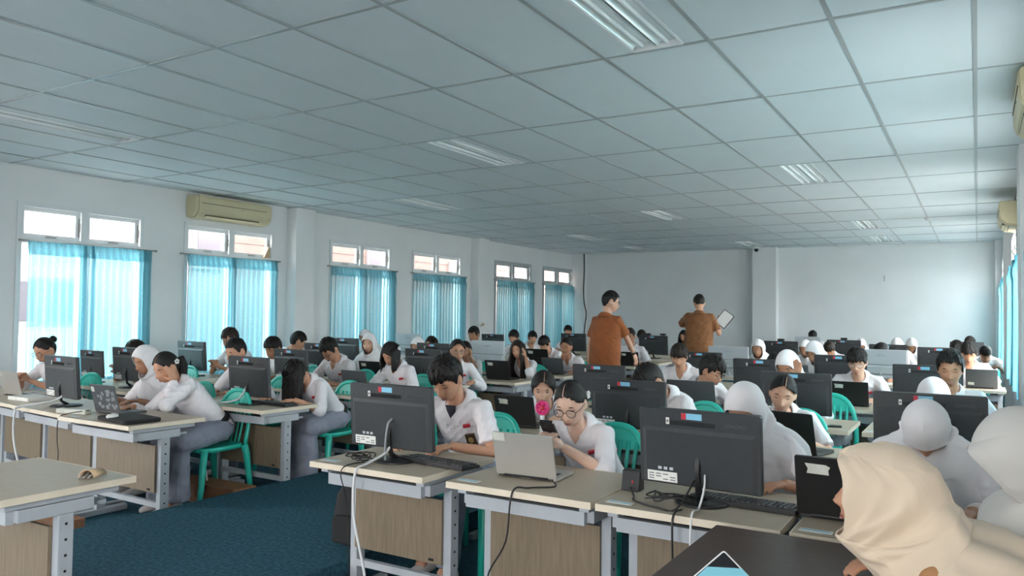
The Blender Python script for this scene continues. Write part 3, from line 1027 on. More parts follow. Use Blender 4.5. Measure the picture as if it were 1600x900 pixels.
# small shared face pieces in head space
def mk(fn, mats, smooth=True):
    mb = MB(); fn(mb); return mb.mesh('piece', mats, smooth)
def _eye_open(mb):
    mb.cur = 0; mb.ell((0, 0, 0), (.0135, .0075, .0062), None, 14, 8)
    mb.cur = 1; mb.ell((0, -.0052, 0), (.0058, .0032, .0058), None, 12, 6)
    mb.tube([(-.0145, -.003, -.001), (-.007, -.0075, .0052), (.0, -.0088, .0066), (.007, -.0075, .0052), (.0145, -.003, -.0005)], [.0008, .0017, .0019, .0017, .0008], 6)
def _eye_down(mb):
    mb.cur = 0; mb.ell((0, .002, .002), (.0135, .0072, .0062), None, 12, 7)
    mb.cur = 1
    mb.tube([(-.0145, -.003, .001), (-.007, -.0068, -.0028), (.0, -.008, -.0040), (.007, -.0068, -.0028), (.0145, -.003, .001)], [.0008, .0018, .0021, .0018, .0008], 6)
def _brow(mb):
    mb.tube([(-.016, .003, -.002), (-.008, -.002, .002), (.004, -.003, .003), (.015, -.001, .0)], [.0012, .0026, .0030, .0022], 6, flat=(1, .6), up=(0, -1, 0))
def _lips(mb):
    mb.tube([(-.022, .008, 0), (-.011, .0005, .0028), (0, -.0015, .0016), (.011, .0005, .0028), (.022, .008, 0)], [.001, .0028, .0032, .0028, .001], 6)
    mb.tube([(-.020, .008, -.002), (-.010, .0005, -.006), (0, -.001, -.0068), (.010, .0005, -.006), (.020, .008, -.002)], [.001, .0032, .0038, .0032, .001], 6)
def _specs(mb):
    mb.cur = 0
    for s in (-1, 1):
        c = (s * .034, -.108, -.004)
        pts = [(c[0] + .0265 * math.cos(a), c[1] + .006 * abs(math.cos(a)) * 1, c[2] + .0225 * math.sin(a)) for a in np.linspace(0, 2 * math.pi, 19)]
        mb.tube(pts, .0017, 6)
        mb.tube([(s * .0605, -.102, .002), (s * .076, -.06, .004), (s * .079, .0, .004), (s * .078, .015, -.01)], .0015, 6)
    mb.tube([(-.008, -.110, .001), (0, -.113, .004), (.008, -.110, .001)], .0015, 6)
    mb.cur = 1
    for s in (-1, 1):
        R = [[(s * .034 + q * .025 * math.cos(a), -.107 + e, -.004 + q * .021 * math.sin(a)) for a in np.linspace(0, 2 * math.pi, 18, endpoint=False)] for (q, e) in ((1, 0), (1, .001))]
        mb.rings(R)
EYE_D = {}
for k in range(5):
    EYE_D[k] = mk(_eye_down, [M['skin%d' % k], M['dark']])
EYE_O = mk(_eye_open, [M['eyew'], M['dark']])
BROW = mk(_brow, M['hair']); LIPS = mk(_lips, M['lip']); SPECS = mk(_specs, [M['dark'], M['lens']])

def smoothstep(a, b, x):
    t = min(1, max(0, (x - a) / (b - a))); return t * t * (3 - 2 * t)
def interp(x, tab):
    if x <= tab[0][0]: return tab[0][1]
    for (a, va), (b, vb) in zip(tab, tab[1:]):
        if x <= b: return va + (vb - va) * (x - a) / (b - a)
    return tab[-1][1]
# lower hair boundary as height over azimuth (degrees from the face, 180 = nape)
HAIRLINE = {
    'short': [(0, .044), (30, .040), (48, .050), (62, .012), (74, -.012), (84, .022), (100, .026), (112, -.03), (140, -.062), (180, -.068)],
    'crop': [(0, .064), (40, .060), (55, .045), (66, .012), (76, -.002), (84, .03), (100, .034), (115, -.015), (140, -.045), (180, -.05)],
    'fringe': [(0, .030), (30, .026), (50, .022), (66, .0), (78, -.02), (88, .006), (104, .01), (118, -.05), (150, -.075), (180, -.078)],
    'bowl': [(0, .070), (18, .060), (34, .040), (52, .022), (66, .0), (80, -.03), (96, -.04), (118, -.06), (150, -.078), (180, -.08)],
    'part': [(0, .080), (20, .072), (45, .050), (60, .030), (75, .020), (86, .030), (100, .022), (112, -.03), (135, -.06), (180, -.07)],
    'swept': [(0, .072), (18, .062), (40, .030), (56, .004), (70, -.020), (84, -.016), (105, -.03), (130, -.06), (180, -.07)],
}
def hair_cap(mb, Mh, hc, style, seed, thick, k, mess):
    line = HAIRLINE[style]
    nu, nt = 72, 14
    vs = []
    for j in range(nt + 2):
        for i in range(nu):
            a = 2 * math.pi * i / nu
            deg = math.degrees(min(a, 2 * math.pi - a))
            sgn = 1 if a <= math.pi else -1
            zl = interp(deg, line) + mess * .5 * noise.noise(vec(math.cos(a) * 5, math.sin(a) * 5, seed * 3.1)) + mess * .6 * noise.noise(vec(a * 11, seed, 0)) * (1 if deg < 60 else .4)
            if style in ('part', 'swept') and deg < 50:
                zl += .0
            th1 = math.acos(max(-1, min(1, zl / .122)))
            t = min(1, j / nt)
            th = .03 + (th1 - .03) * t
            dirv = vec(math.sin(th) * math.sin(a), -math.sin(th) * math.cos(a), math.cos(th))
            tk = thick if style in ('part', 'swept') else thick * (.28 + .72 * smoothstep(-.01, .06, math.cos(th) * .122))
            rx, ry, rz = .0775 + tk * .85, .098 + tk * .9, .118 + thick
            p = vec(dirv.x * rx, dirv.y * ry, dirv.z * rz)
            tt = max(0, (-p.z - .005) / .112)
            if p.y > 0 and p.z < 0: p.y *= 1 - .42 * tt
            if p.z < 0: p.x *= 1 - .25 * tt
            nn = noise.noise(vec(math.sin(a) * 9, math.cos(a) * 9, seed + t * 1.2)) * .5 + noise.noise(vec(a * 22, t * 1.5, seed)) * .5
            bump = 1 + mess * 1.6 * nn * (.35 + .65 * t)
            if style in ('part', 'swept'):
                g = abs(dirv.x)
                if p.y < .05 and p.z > .05: bump *= 1 - .035 * math.exp(-(p.x / .006) ** 2)
            p *= bump
            if j == nt + 1:
                p = vec(p.x * .9, p.y * .9, p.z + .004)
            vs.append(hc + Mh @ (p * k))
    fs = [(j * nu + i, j * nu + (i + 1) % nu, (j + 1) * nu + (i + 1) % nu, (j + 1) * nu + i) for j in range(nt + 1) for i in range(nu)]
    fs.append(tuple(range(nu - 1, -1, -1)))
    mb.add(vs, [tuple(reversed(f)) for f in fs])

def hair_fall(mb, Mh, hc, k, a0, a1, length, seed, spread=1.0, z0=.03, front=0.0):
    """locks that leave the skull and hang straight down"""
    rr = random.Random(seed)
    n = max(6, int(abs(a1 - a0) / 7))
    for i in range(n + 1):
        a = math.radians(a0 + (a1 - a0) * i / n)
        st = vec(math.sin(a) * .083, -math.cos(a) * .103, z0)
        p = hc + Mh @ (st * k)
        out = Mh @ vec(math.sin(a), -math.cos(a), 0); out.z = 0
        out = out.normalized() if out.length > .01 else vec(0, 0, 0)
        L = length * rr.uniform(.9, 1.05)
        pts = [hc + Mh @ (vec(math.sin(a) * .06, -math.cos(a) * .08, z0 + .05) * k)]
        for q in range(7):
            t = q / 6
            pts.append(p + vec(0, 0, -L * t) + out * (.018 * math.sin(min(1, t * 1.6) * 2.2) * spread + .006 * rr.uniform(-1, 1)))
        mb.tube(pts, [.014, .019, .021, .021, .020, .018, .014, .006], 8, flat=(1, .62), up=out if out.length > .1 else (0, 1, 0))

def hijab(Mh, hc, Mt, nb, k, seed, nu=64, drape=1.0, brow=.070, peak=0.0, fold=1.0, face=.066, back=.65, dense=1, wide=1.0, fwd=0.0, rear=1.0):
    """hood around the face falling to a cape over shoulders and chest"""
    rows = []
    zs = [(.132, 0), (.128, 0), (.118, 0), (.102, 0), (.088, 0), (brow + .004, 0), (brow + .001, 0), (brow - .004, 1), (.046, 1), (.02, 1), (-.01, 1), (-.045, 1), (-.075, 1), (-.098, 1), (-.114, 1), (-.126, 0), (-.140, 0)]
    for (z, op) in zs:
        f = math.sqrt(max(.01, 1 - (z / .134) ** 2)) if z > 0 else 1
        rx = .090 * f if z >= 0 else .090 - .020 * (-z / .142)
        ry = .114 * f if z >= 0 else .114 - .016 * (-z / .142)
        hw = 0
        if op:
            zc = (brow - .122) / 2; q = abs(z - zc) / ((brow + .122) / 2)
            hw = face * max(0, 1 - q ** (5 if z > zc else 2.2)) ** (1 / 2.4) + .004
        phi = math.asin(min(.96, hw / rx)) if hw > 0 else 0.0
        row = []
        for i in range(nu + 1):
            u = i / nu
            a = phi + (2 * math.pi - 2 * phi) * u
            x, y = rx * math.sin(a), -ry * math.cos(a)
            if y > 0: y *= 1 + (rear - 1) * smoothstep(.135, .07, z)
            edge = min(u, 1 - u)
            if z > -.02 and y < .02:
                b = smoothstep(-.02, .05, z) * math.exp(-((z - brow) / .06) ** 2)
                y -= (.010 + peak) * b * math.exp(-(edge * 9) ** 2)
            if op: y -= fwd * math.exp(-(edge * 8) ** 2) * smoothstep(-.13, -.06, z)
            row.append(hc + Mh @ (vec(x, y, z) * k))
        rows.append(row)
    hd = [(.075, .066, .078), (.055, .085, .092), (.038, .13, .105), (.018, .185, .126), (-.012, .222, .142), (-.06, .242, .162), (-.11, .250, .178), (-.17 * drape, .258, .190), (-.24 * drape, .264, .198), (-.31 * drape, .268, .202)]
    nh = len(hd)
    for j, (h, ra, rb) in enumerate(hd):
        row = []
        s = j / (nh - 1)
        for i in range(nu + 1):
            a = 2 * math.pi * i / nu
            am = fold * .02 * s
            d = 1 + am * 3 * math.sin(7 * a + seed + 2.2 * s) + am * 2 * math.sin(12 * a + seed * 2 - 3 * s) + fold * .03 * s * math.sin(3 * a + seed)
            x, y = ra * math.sin(a) * d * wide, -rb * math.cos(a) * d * wide
            hh = h - (.05 * s * (1 + math.cos(a)) * .5) * drape + .008 * math.sin(5 * a + seed) * s
            if y > 0: hh += .02 * s
            row.append(nb + Mt @ (vec(x, y - .012, hh - .045) * k))
        rows.append(row)
    n0 = len(zs)
    for it in range(3):
        for r in range(n0 - 1, n0 + 3):
            rows[r] = [(rows[r - 1][i] + rows[r][i] * 2 + rows[r + 1][i]) / 4 for i in range(nu + 1)]
    # the cloth at the back runs straight from the back of the head to the shoulders
    ra_, rb_ = 9, n0 + 4
    for i in range(nu + 1):
        a = 2 * math.pi * i / nu
        w = back * smoothstep(.35, .9, (1 - math.cos(a)) / 2)
        for r in range(ra_ + 1, rb_):
            t = (r - ra_) / (rb_ - ra_)
            q = rows[ra_][i].lerp(rows[rb_][i], t)
            rows[r][i] = rows[r][i].lerp(q, w)
    if dense > 1:
        R2 = []
        for r in range(len(rows) - 1):
            p0, p1, p2, p3 = rows[max(r - 1, 0)], rows[r], rows[r + 1], rows[min(r + 2, len(rows) - 1)]
            fine = dense if r > 9 else 1
            for q in range(fine):
                t = q / fine
                R2.append([.5 * ((2 * p1[i]) + (p2[i] - p0[i]) * t + (2 * p0[i] - 5 * p1[i] + 4 * p2[i] - p3[i]) * t * t + (3 * p1[i] - p0[i] - 3 * p2[i] + p3[i]) * t ** 3) for i in range(nu + 1)])
        R2.append(rows[-1]); rows = R2
    # creases running out from under the chin
    chin = hc + Mh @ (vec(0, -.075, -.135) * k)
    Mi = Mt.inverted()
    for r in rows:
        for i in range(nu + 1):
            q = Mi @ (r[i] - chin)
            rad = q.length
            ang = math.atan2(-q.z, math.hypot(q.x, q.y) + .01)
            w = smoothstep(.03, .10, rad) * (1 - .5 * smoothstep(.25, .45, rad)) * smoothstep(-1.1, -.55, ang)
            if w <= 0: continue
            sg = 1 if q.x > 0 else -1
            v = .6 * (1 - 2 * abs(math.sin(ang * 5.0 + seed + sg * 1.3 + 1.2 * math.sin(rad * 14 + seed))) ** .7) + .4 * (1 - 2 * abs(math.sin(ang * 9 + seed * 2.3 + sg + rad * 6)) ** .7)
            o = r[i] - (hc * .35 + nb * .65); o.normalize()
            r[i] = r[i] + o * (.0085 * fold * w * v * k)
    mb = MB()
    vs = [p for r in rows for p in r]; m = nu + 1
    cl = [(r[0] - r[nu]).length < 1e-4 for r in rows]
    ix = lambda r, i: r * m + (0 if (i == nu and cl[r]) else i)
    fs = [(ix(r, i), ix(r, i + 1), ix(r + 1, i + 1), ix(r + 1, i)) for r in range(len(rows) - 1) for i in range(nu)]
    vs.append(sum(rows[0], Vector()) / len(rows[0]) + Mh @ vec(0, 0, .003))
    fs += [(i, len(vs) - 1, ix(0, i + 1)) for i in range(nu)]
    mb.add(vs, [tuple(reversed(f)) for f in fs])
    return mb

def person(label, x, y, ztop, yaw=0, pitch=20, hyaw=0, roll=0, hair='short', skin=0, male=True, sleeve='short', pose='desk', det=1,
           k=1.0, glasses=False, eyes='down', top='shirt', lower=None, hij='hijab', flag=True, emblem=False, clip=None, neck=None, stand=False,
           lean=None, group=None, seed=0, hijkw=None, thick=None, extra=None, side_bend=0, hipoff=None, mess=None):
    yw = math.radians(yaw)
    fw = vec(math.sin(yw), -math.cos(yw), 0); lf = vec(math.cos(yw), math.sin(yw), 0); up = vec(0, 0, 1)
    hy = yw + math.radians(hyaw); p = math.radians(pitch)
    f0 = vec(math.sin(hy), -math.cos(hy), 0)
    hf = f0 * math.cos(p) - up * math.sin(p); hu = up * math.cos(p) + f0 * math.sin(p)
    hu = Matrix.Rotation(math.radians(roll), 3, hf) @ hu
    Mh = basis(hf, hu)
    hc = vec(x, y, ztop - k * math.sqrt((.131 * math.cos(p)) ** 2 + (.112 * math.sin(p)) ** 2))
    # neck and spine
    skull = hc + Mh @ (vec(0, .025, -.065) * k)
    SL = .50 * k; hipz = .90 * k if stand else .54
    th = 0.3
    for it in range(6):
        nd = (up + fw * math.tan(th) * .55).normalized()
        nb = skull - nd * .085 * k
        if stand:
            th = math.radians(lean or 4)
        else:
            c = max(.45, min(1, (nb.z - hipz) / SL)); th = math.acos(c)
            if lean is not None: th = math.radians(lean)
    sp = (up * math.cos(th) + fw * math.sin(th) + lf * side_bend).normalized()
    hip = nb - sp * SL
    if stand: hip.z = hipz
    Mt = basis((fw * math.cos(th) - up * math.sin(th)), sp)
    S = 1.06 * k if male else .96 * k
    T = lambda a, b, c: nb + Mt @ (vec(a * S, b * S, c * k))      # torso space, origin neck base
    vx = (.0062, .0092, .013)[det]
    sk = M['skin%d' % skin]
    root_loc = vec(hip.x, hip.y, 0)
    hl, hr = T(.170, .012, -.055), T(-.170, .012, -.055)
    la, lb = .275 * k, .245 * k
    D = lambda l, f, z: vec(x, y, 0) + lf * l + fw * f + up * z
    dz = DH + .032
    hands = {}
    def flat(s, l, f, inw=.25, z=dz):
        w = D(s * l, f, z); hands[s] = (w, fw - lf * s * inw - up * .05, -up, -lf * s, .28)
    def cheek(s, el_out=.10):
        w = hc + Mh @ (vec(s * .088, -.035, -.10) * k); hands[s] = (w, (hu * 1.0 + lf * 0).normalized(), (-lf * s * 1.0), hf, .25)
    pose = pose or 'desk'
    pole = {1: (lf * .6 - fw * .2 - up * .7), -1: (-lf * .6 - fw * .2 - up * .7)}
    for s in (-1, 1):
        flat(s, .15, .17)
    if pose == 'phone':
        for s in (-1, 1):
            hands[s] = (D(s * .052, .185, DH + .10), fw * .35 - lf * s * .45 + up * .55, -lf * s * .8 + fw * .1 - up * .1, up * .7 + fw * .5, .45)
            pole[s] = lf * s * .7 - up * .7
    elif pose == 'cheekL': cheek(1); pole[1] = lf * .3 + fw * .7 - up * .6
    elif pose == 'cheekR': cheek(-1); pole[-1] = -lf * .3 + fw * .7 - up * .6
    elif pose in ('fistR', 'fistL'):
        s = -1 if pose[-1] == 'R' else 1
        hands[s] = (hc + Mh @ (vec(s * .035, -.10, -.165) * k), hu * .9 - lf * s * .3, -hf, -lf * s * .3 + hf * .2 + hu * .2, 1.1)
        pole[s] = lf * s * .35 + fw * .6 - up * .7
    elif pose in ('waveR', 'waveL'):
        s = -1 if pose[-1] == 'R' else 1
        hands[s] = (hc + lf * s * .15 + fw * .17 - up * .08, up, fw, -lf * s, .08)
        pole[s] = lf * s * .3 + fw * .3 - up * .8
    elif pose == 'forward':
        for s in (-1, 1): flat(s, .10, .27, .1)
    elif pose == 'lap':
        for s in (-1, 1): hands[s] = (hip + fw * .30 + lf * s * .10 + up * .10, fw - lf * s * .4 - up * .2, -up, -lf * s, .4)
    elif pose == 'sidehand':
        flat(-1, .2, .15); hands[1] = (D(.20, .16, dz), fw - lf * .6, -up, -lf, .3)
    if extra: extra(locals())
    body = MB()
    head = HT[not male]
    body.rings([[hc + Mh @ (Vector(q) * k) for q in r] for r in head])
    for s in (-1, 1):
        body.ell(hc + Mh @ (vec(s * .076, .012, -.008) * k), (.011 * k, .018 * k, .031 * k), Mh, 10, 7)
    body.tube([skull + nd * .03 * k, skull - nd * .02 * k, skull - nd * .06 * k, nb - sp * .03 * k, nb - sp * .07 * k], [(.05 if male else .043) * k] * 3 + [.062 * k, .07 * k], 14)
    Rg = []
    for (h, a, b) in ((-.035, .070, .055), (-.08, .115, .070), (-.14, .130, .080), (-.26, .135, .09), (-.38, .125, .088), (-.5, .14, .095), (-.56, .12, .09)):
        Rg.append([T(a * math.sin(t), -b * math.cos(t) + .012, h) for t in np.linspace(0, 2 * math.pi, 18, endpoint=False)])
    body.rings(Rg)
    arm = {}
    for s, sh in ((1, hl), (-1, hr)):
        w, hd_, hn, ht, cu = hands[s]
        e, w2 = ik(sh, w, la, lb, pole[s])
        arm[s] = (sh, e, w2)
        r0 = .043 if male else .037
        sh_ = sh + (T(0, 0, -.10) - sh) * .22
        body.tube([sh_, sh_ * .75 + e * .25 + (sh - sh_) * .4, e + (sh - e) * .1, e, e + (w2 - e) * .3, w2 + (e - w2) * .08, w2], [r0 * .8 * k, r0 * .85 * k, .033 * k, .032 * k, .034 * k, .025 * k, .023 * k], 12)
        hand(body, w2, hd_, hn, ht, cu, k * (1.0 if male else .93), 1.0 if det == 0 else (1.12 if det == 1 else 1.3))
    # legs
    hj = {s: hip + lf * (s * .088 * k) for s in (1, -1)}
    leg = {}
    for s in (1, -1):
        if stand:
            kn = vec(hj[s].x, hj[s].y, .48 * k) + fw * .03; an = vec(hj[s].x, hj[s].y, .09)
        else:
            kn = vec(hj[s].x, hj[s].y, .50) + fw * (.40 * k) + lf * s * .03
            an = vec(kn.x, kn.y, .10) + fw * (.02 + .03 * s) - lf * s * .02
        leg[s] = (hj[s], kn, an)
        if det < 2 or stand:
            body.tube([hj[s], hj[s] * .5 + kn * .5, kn, kn * .6 + an * .4, an, an - up * .05 + fw * .05], [.060 * k, .052 * k, .040 * k, .040 * k, .034 * k, .034 * k], 10)
    root = link('person', body.mesh('body', sk, True, root_loc), None, root_loc)
    tag(root, label, 'person', group)
    PENDING.append((root, vx, 2 if det == 0 else 1, 0, 0))
    off = root_loc
    # face
    def fp(me, name, p_, sx=1, rz=0, ry=0):
        o = link(name, me, root)
        o.matrix_local = Matrix.Translation(hc - off + Mh @ (vec(*p_) * k)) @ Mh.to_4x4() @ Matrix.Rotation(ry, 4, 'Y') @ Matrix.Rotation(rz, 4, 'Z') @ Matrix.Diagonal((k * sx, k, k, 1))
        return o
    for s in (1, -1):
        fp(EYE_O if eyes == 'open' else EYE_D[skin], 'eye', (s * .031, -.0755, .001), s, rz=s * .25)
        if hair != 'hijab' or det < 2:
            fp(BROW, 'eyebrow', (s * .031, -.0870, .022), s, rz=s * .30)
    fp(LIPS, 'lips', (0, -.0945, -.0715))
    if glasses: fp(SPECS, 'glasses', (0, 0, 0))
    # top garment
    g = MB()
    tab = ((-.004, .060, .056), (-.022, .088, .075), (-.040, .140, .090), (-.07, .176, .108), (-.15, .178, .122), (-.26, .160, .118), (-.38, .152, .116), (-.47, .165, .124), (-.55, .17, .128))
    if stand: tab = ((-.004, .060, .056), (-.022, .088, .075), (-.042, .150, .095), (-.075, .188, .115), (-.15, .195, .138), (-.26, .190, .148), (-.38, .192, .155), (-.5, .194, .155), (-.62, .192, .15))
    Rg = []
    for (h, a, b) in tab:
        Rg.append([T(a * math.sin(t), -b * math.cos(t) + .012, h) for t in np.linspace(0, 2 * math.pi, 24, endpoint=False)])
    g.rings(Rg)
    cuff = {}
    for s in (1, -1):
        sh, e, w2 = arm[s]
        st = sh + (T(0, .01, -.075) - sh) * .45; sh = sh + (T(0, 0, -.09) - sh) * .10
        if sleeve == 'short':
            c = sh + (e - sh) * .80
            g.tube([st, sh, sh + (e - sh) * .4, c, c + (e - sh) * .02], [.058 * k, .059 * k, .061 * k, .068 * k, .062 * k], 14)
        elif sleeve == 'roll':
            c = e + (w2 - e) * .22
            g.tube([st, sh, sh + (e - sh) * .5, e, e + (w2 - e) * .12, c, c + (w2 - e) * .02], [.056 * k, .057 * k, .057 * k, .058 * k, .056 * k, .058 * k, .050 * k], 14)
        else:
            c = e + (w2 - e) * .92
            g.tube([st, sh, sh + (e - sh) * .5, e, e + (w2 - e) * .5, c], [.056 * k, .057 * k, .058 * k, .058 * k, .050 * k, .041 * k], 14)
    if sleeve != 'short':
        for s in (1, -1):
            g.ell(arm[s][1], (.060 * k, .060 * k, .060 * k), None, 14, 9)
    g.v = [(q[0] - off.x, q[1] - off.y, q[2]) for q in g.v]
    tm = M[top]
    fused('shirt', g, tm, root, (.0085, .011, .015)[det], (6, 4, 2)[det], (.008, .008, .006)[det], int(abs(x * 913 + y * 37)) % 9999)
    bv = None
    # collar
    if hair != 'hijab':
        cb = MB(); vs = []
        n = 26
        for j, (ra, rb, h, dh) in enumerate(((.056, .055, -.004, -.045), (.060, .060, .024, -.052), (.067, .069, .021, -.054), (.102, .104, -.022, -.060), (.100, .101, -.029, -.062))):
            for i in range(n + 1):
                a = math.radians(16 + 328 * i / n)
                f = (math.cos(a) + 1) / 2
                pt = 0
                if j >= 3: pt = -.034 * math.exp(-((min(i, n - i) - 1.0) / 2.0) ** 2)
                vs.append(T(ra * math.sin(a), -rb * math.cos(a) + .012 - .010 * f, h + dh * f ** 1.5 + pt))
        fs = [(j * (n + 1) + i, j * (n + 1) + i + 1, (j + 1) * (n + 1) + i + 1, (j + 1) * (n + 1) + i) for j in range(4) for i in range(n)]
        cb.add(vs, fs)
        co = part('collar', cb, tm, root, True, off=off)
        sd = co.modifiers.new('cloth', 'SOLIDIFY'); sd.thickness = .007; sd.offset = 0
        # open neck patch below the throat
        nm = MB(); vs = [T(q, -.094 + abs(q) * .35 + .012 - .0 + (h + .05) * .25, h) for (q, h) in ((-.035, .0), (.035, .0), (.028, -.035), (.012, -.072), (0, -.085), (-.012, -.072), (-.028, -.035))]
        c0 = T(0, -.088, -.03)
        nm.add(vs + [c0], [((i + 1) % 7, i, 7) for i in range(7)])
        part('neckline', nm, M[neck] if neck else sk, root, True, off=off)
    # surface-mounted badges
    if flag and hair != 'hijab' and top == 'shirt':
        def badge(name, cx, ch, w, h, m, sub=None, dep=.134):
            a = math.asin(max(-1, min(1, cx / .182)))
            b = .122
            yb = -b * math.cos(a) + .012
            P = T(cx, yb, ch)
            nrm = (Mt @ vec(math.sin(a) / .18, -math.cos(a) / b, 0)).normalized()
            Mb = basis(nrm, sp)
            q = MB()
            Q = Matrix.Translation(P) @ Mb.to_4x4()
            q.box(-w / 2, w / 2, -.006, .008, -h / 2, h / 2, Q)
            o = part(name, q, m, root, off=off)
            if sub:
                q = MB()
                if sub == 'white':
                    q.box(-w / 2, w / 2, -.0066, .005, -h / 2, -h * .02, Q); part('flag_white', q, M['white'], o, off=off)
                else:
                    q.ell(P + nrm * .006, (w * .3, .003, h * .28), Mb, 12, 6); part('crest', q, M['gold'], o, off=off)
                    q = MB(); q.box(-w * .42, w * .42, -.0068, .005, -h * .48, -h * .36, Q); part('crest_text', q, M['gold'], o, off=off)
        badge('flag_patch', .092, -.108, .040, .017, M['red'])
        if emblem: badge('pocket_emblem', .092, -.205, .055, .078, M['emblem'], 'crest')
        if det == 0:
            q = MB()
            for hh in (-.12, -.19, -.26, -.33):
                q.ell(T(0, -.1235 + .012 - .004, hh), (.005, .003, .005), Mt, 8, 5)
            part('buttons', q, M['white'], root, True, off=off)['kind'] = 'stuff'
    # lower garment
    lower = lower or ('trousers' if male else 'skirt')
    lm = M['skirt'] if top == 'shirt' else M['brown_cloth2']
    q = MB()
    Rg = []
    for (h, a, b) in ((-.43, .148, .115), (-.49, .170, .128), (-.56, .178, .135)):
        Rg.append([T(a * math.sin(t), -b * math.cos(t) + .012, h) for t in np.linspace(0, 2 * math.pi, 18, endpoint=False)])
    q.rings(Rg)
    q.ell(hip - up * .0 + fw * .02, (.19 * k, .15 * k, .105 * k), Matrix.Rotation(yw, 3, 'Z'), 16, 10)
    for s in (1, -1):
        a_, kn, an = leg[s]
        if lower == 'trousers':
            q.ell(kn, (.075, .075, .075), None, 14, 9)
            q.tube([a_, a_ * .5 + kn * .5, kn, kn * .55 + an * .45, an - up * .02], [.098 * k, .088 * k, .072 * k, .068 * k, .066 * k], 14)
        else:
            q.tube([a_, a_ * .5 + kn * .5, kn], [.10 * k, .098 * k, .088 * k], 14); q.ell(kn, (.09, .09, .085), None, 14, 9)
    if lower == 'skirt':
        mid = (leg[1][0] + leg[-1][0]) / 2; mk_ = (leg[1][1] + leg[-1][1]) / 2; ma = (leg[1][2] + leg[-1][2]) / 2
        q.tube([mid + fw * .05, mid * .5 + mk_ * .5, mk_ - fw * .02, mk_ * .75 + ma * .25, mk_ * .4 + ma * .6, ma - up * .02], [.12, .13, .13, .14, .155, .165], 20, flat=(1.25, .72), up=(lf.cross(fw) * .4 + fw * .01 + up * .01) if False else fw + up)
    q.v = [(w_[0] - off.x, w_[1] - off.y, w_[2]) for w_ in q.v]
    fused(lower, q, lm, root, (.011, .015, .02)[det], 5, .009 if det < 2 else .006, int(abs(x * 77 + y * 131)) % 9999)
    if not stand and det < 2:
        bm_ = MB(); bm_.rings([[T(a * math.sin(t), -b * math.cos(t) + .012, h) for t in np.linspace(0, 2 * math.pi, 24, endpoint=False)] for (h, a, b) in ((-.435, .166, .129), (-.46, .172, .133), (-.475, .172, .133), (-.485, .166, .129))])
        part('belt', bm_, M['belt'], root, True, off=off)
    for s in (1, -1):
        an = leg[s][2]
        sm = MB(); b0 = vec(an.x, an.y, 0)
        Rg = []
        for (f, w, h) in ((-.075, .026, .055), (-.05, .034, .075), (0, .038, .085), (.06, .040, .065), (.12, .044, .05), (.165, .036, .042), (.185, .018, .035)):
            Rg.append([b0 + fw * f + lf * (w * math.cos(t)) + up * max(.001, h * .5 + h * .5 * math.sin(t)) for t in np.linspace(0, 2 * math.pi, 12, endpoint=False)])
        sm.rings(Rg)
        part('shoe', sm, M['shoe'] if (top == 'shirt' and (seed % 3 or det == 0)) else M['shoe_b'], root, True, off=off)
    # hair or hood
    hm = M['hair'] if seed % 4 else M['hair_b']
    if hair == 'hijab':
        hb = hijab(Mh, hc, Mt, nb, k, seed * 1.7, 64 if det else 112, **dict(dict(dense=(3, 2, 1)[det], fold=(1.7, 1.5, 1.2)[det]), **(hijkw or {})))
        o = part('hijab', hb, M[hij], root, True, off=off)
        sd = o.modifiers.new('cloth', 'SOLIDIFY'); sd.thickness = .005; sd.offset = 1
        if det < 2:
            ss = o.modifiers.new('soft', 'SUBSURF'); ss.levels = 1; ss.render_levels = 1
    else:
        cap = {'short': 'short', 'crop': 'crop', 'fringe': 'fringe', 'ponytail': 'part', 'bun': 'part', 'long': 'swept', 'bob': 'swept', 'lowbun': 'part', 'bowed': 'swept', 'bowl': 'bowl'}[hair]
        hb = MB()
        hair_cap(hb, Mh, hc, cap, seed, thick if thick is not None else (.020 if cap in ('short', 'fringe') else .012), k, mess if mess is not None else (.045 if cap in ('short', 'fringe') else .014))
        if cap in ('short', 'fringe', 'crop') and det < 2:
            rr = random.Random(seed * 7)
            tk = thick if thick is not None else (.020 if cap != 'crop' else .012)
            for j in range(90 if det == 0 else 50):
                a0 = rr.uniform(-2.9, 2.9); l0 = rr.uniform(.0, .75); ln = rr.uniform(.35, .75)
                if abs(a0) > 1.2 and cap != 'fringe': ln *= .55
                pts = []
                for q in range(5):
                    t = q / 4; th_ = l0 + ln * t
                    zc_ = math.cos(th_)
                    if zc_ * .118 < interp(math.degrees(abs(a0)), HAIRLINE[cap]) - .012: break
                    g_ = 1 + .008 + .022 * math.sin(t * 3.1) + .010 * rr.uniform(-1, 1) * (mess or .04) * 20
                    aa = a0 + t * rr.uniform(-.25, .25)
                    kk_ = tk * (.35 + .65 * smoothstep(-.01, .06, zc_ * .122))
                    pts.append(hc + Mh @ (vec(math.sin(th_) * math.sin(aa) * (.0775 + kk_ * .85) * g_, -math.sin(th_) * math.cos(aa) * (.098 + kk_ * .9) * g_, zc_ * (.118 + tk) * g_) * k))
                if len(pts) > 2:
                    n_ = len(pts)
                    hb.tube(pts, [.0105 * k * (1 - .8 * q / (n_ - 1)) for q in range(n_)], 6, flat=(1.35, .36), up=pts[1] - hc)
        if cap in ('part', 'bowl') and det == 0:
            pm = MB(); ox = .012 if seed % 2 else -.006
            tk = thick if thick is not None else .012
            pts = [hc + Mh @ (vec(ox, -math.sin(th_) * (.098 + tk * .9) * 1.004, math.cos(th_) * (.118 + tk) * 1.004) * k) for th_ in np.linspace(.95, .25, 8)]
            pm.tube(pts, [.0022, .002, .002, .0018, .0016, .0014, .0012, .0008], 6, flat=(1, .5), up=hu)
            part('hair_parting', pm, sk, root, True, off=off)
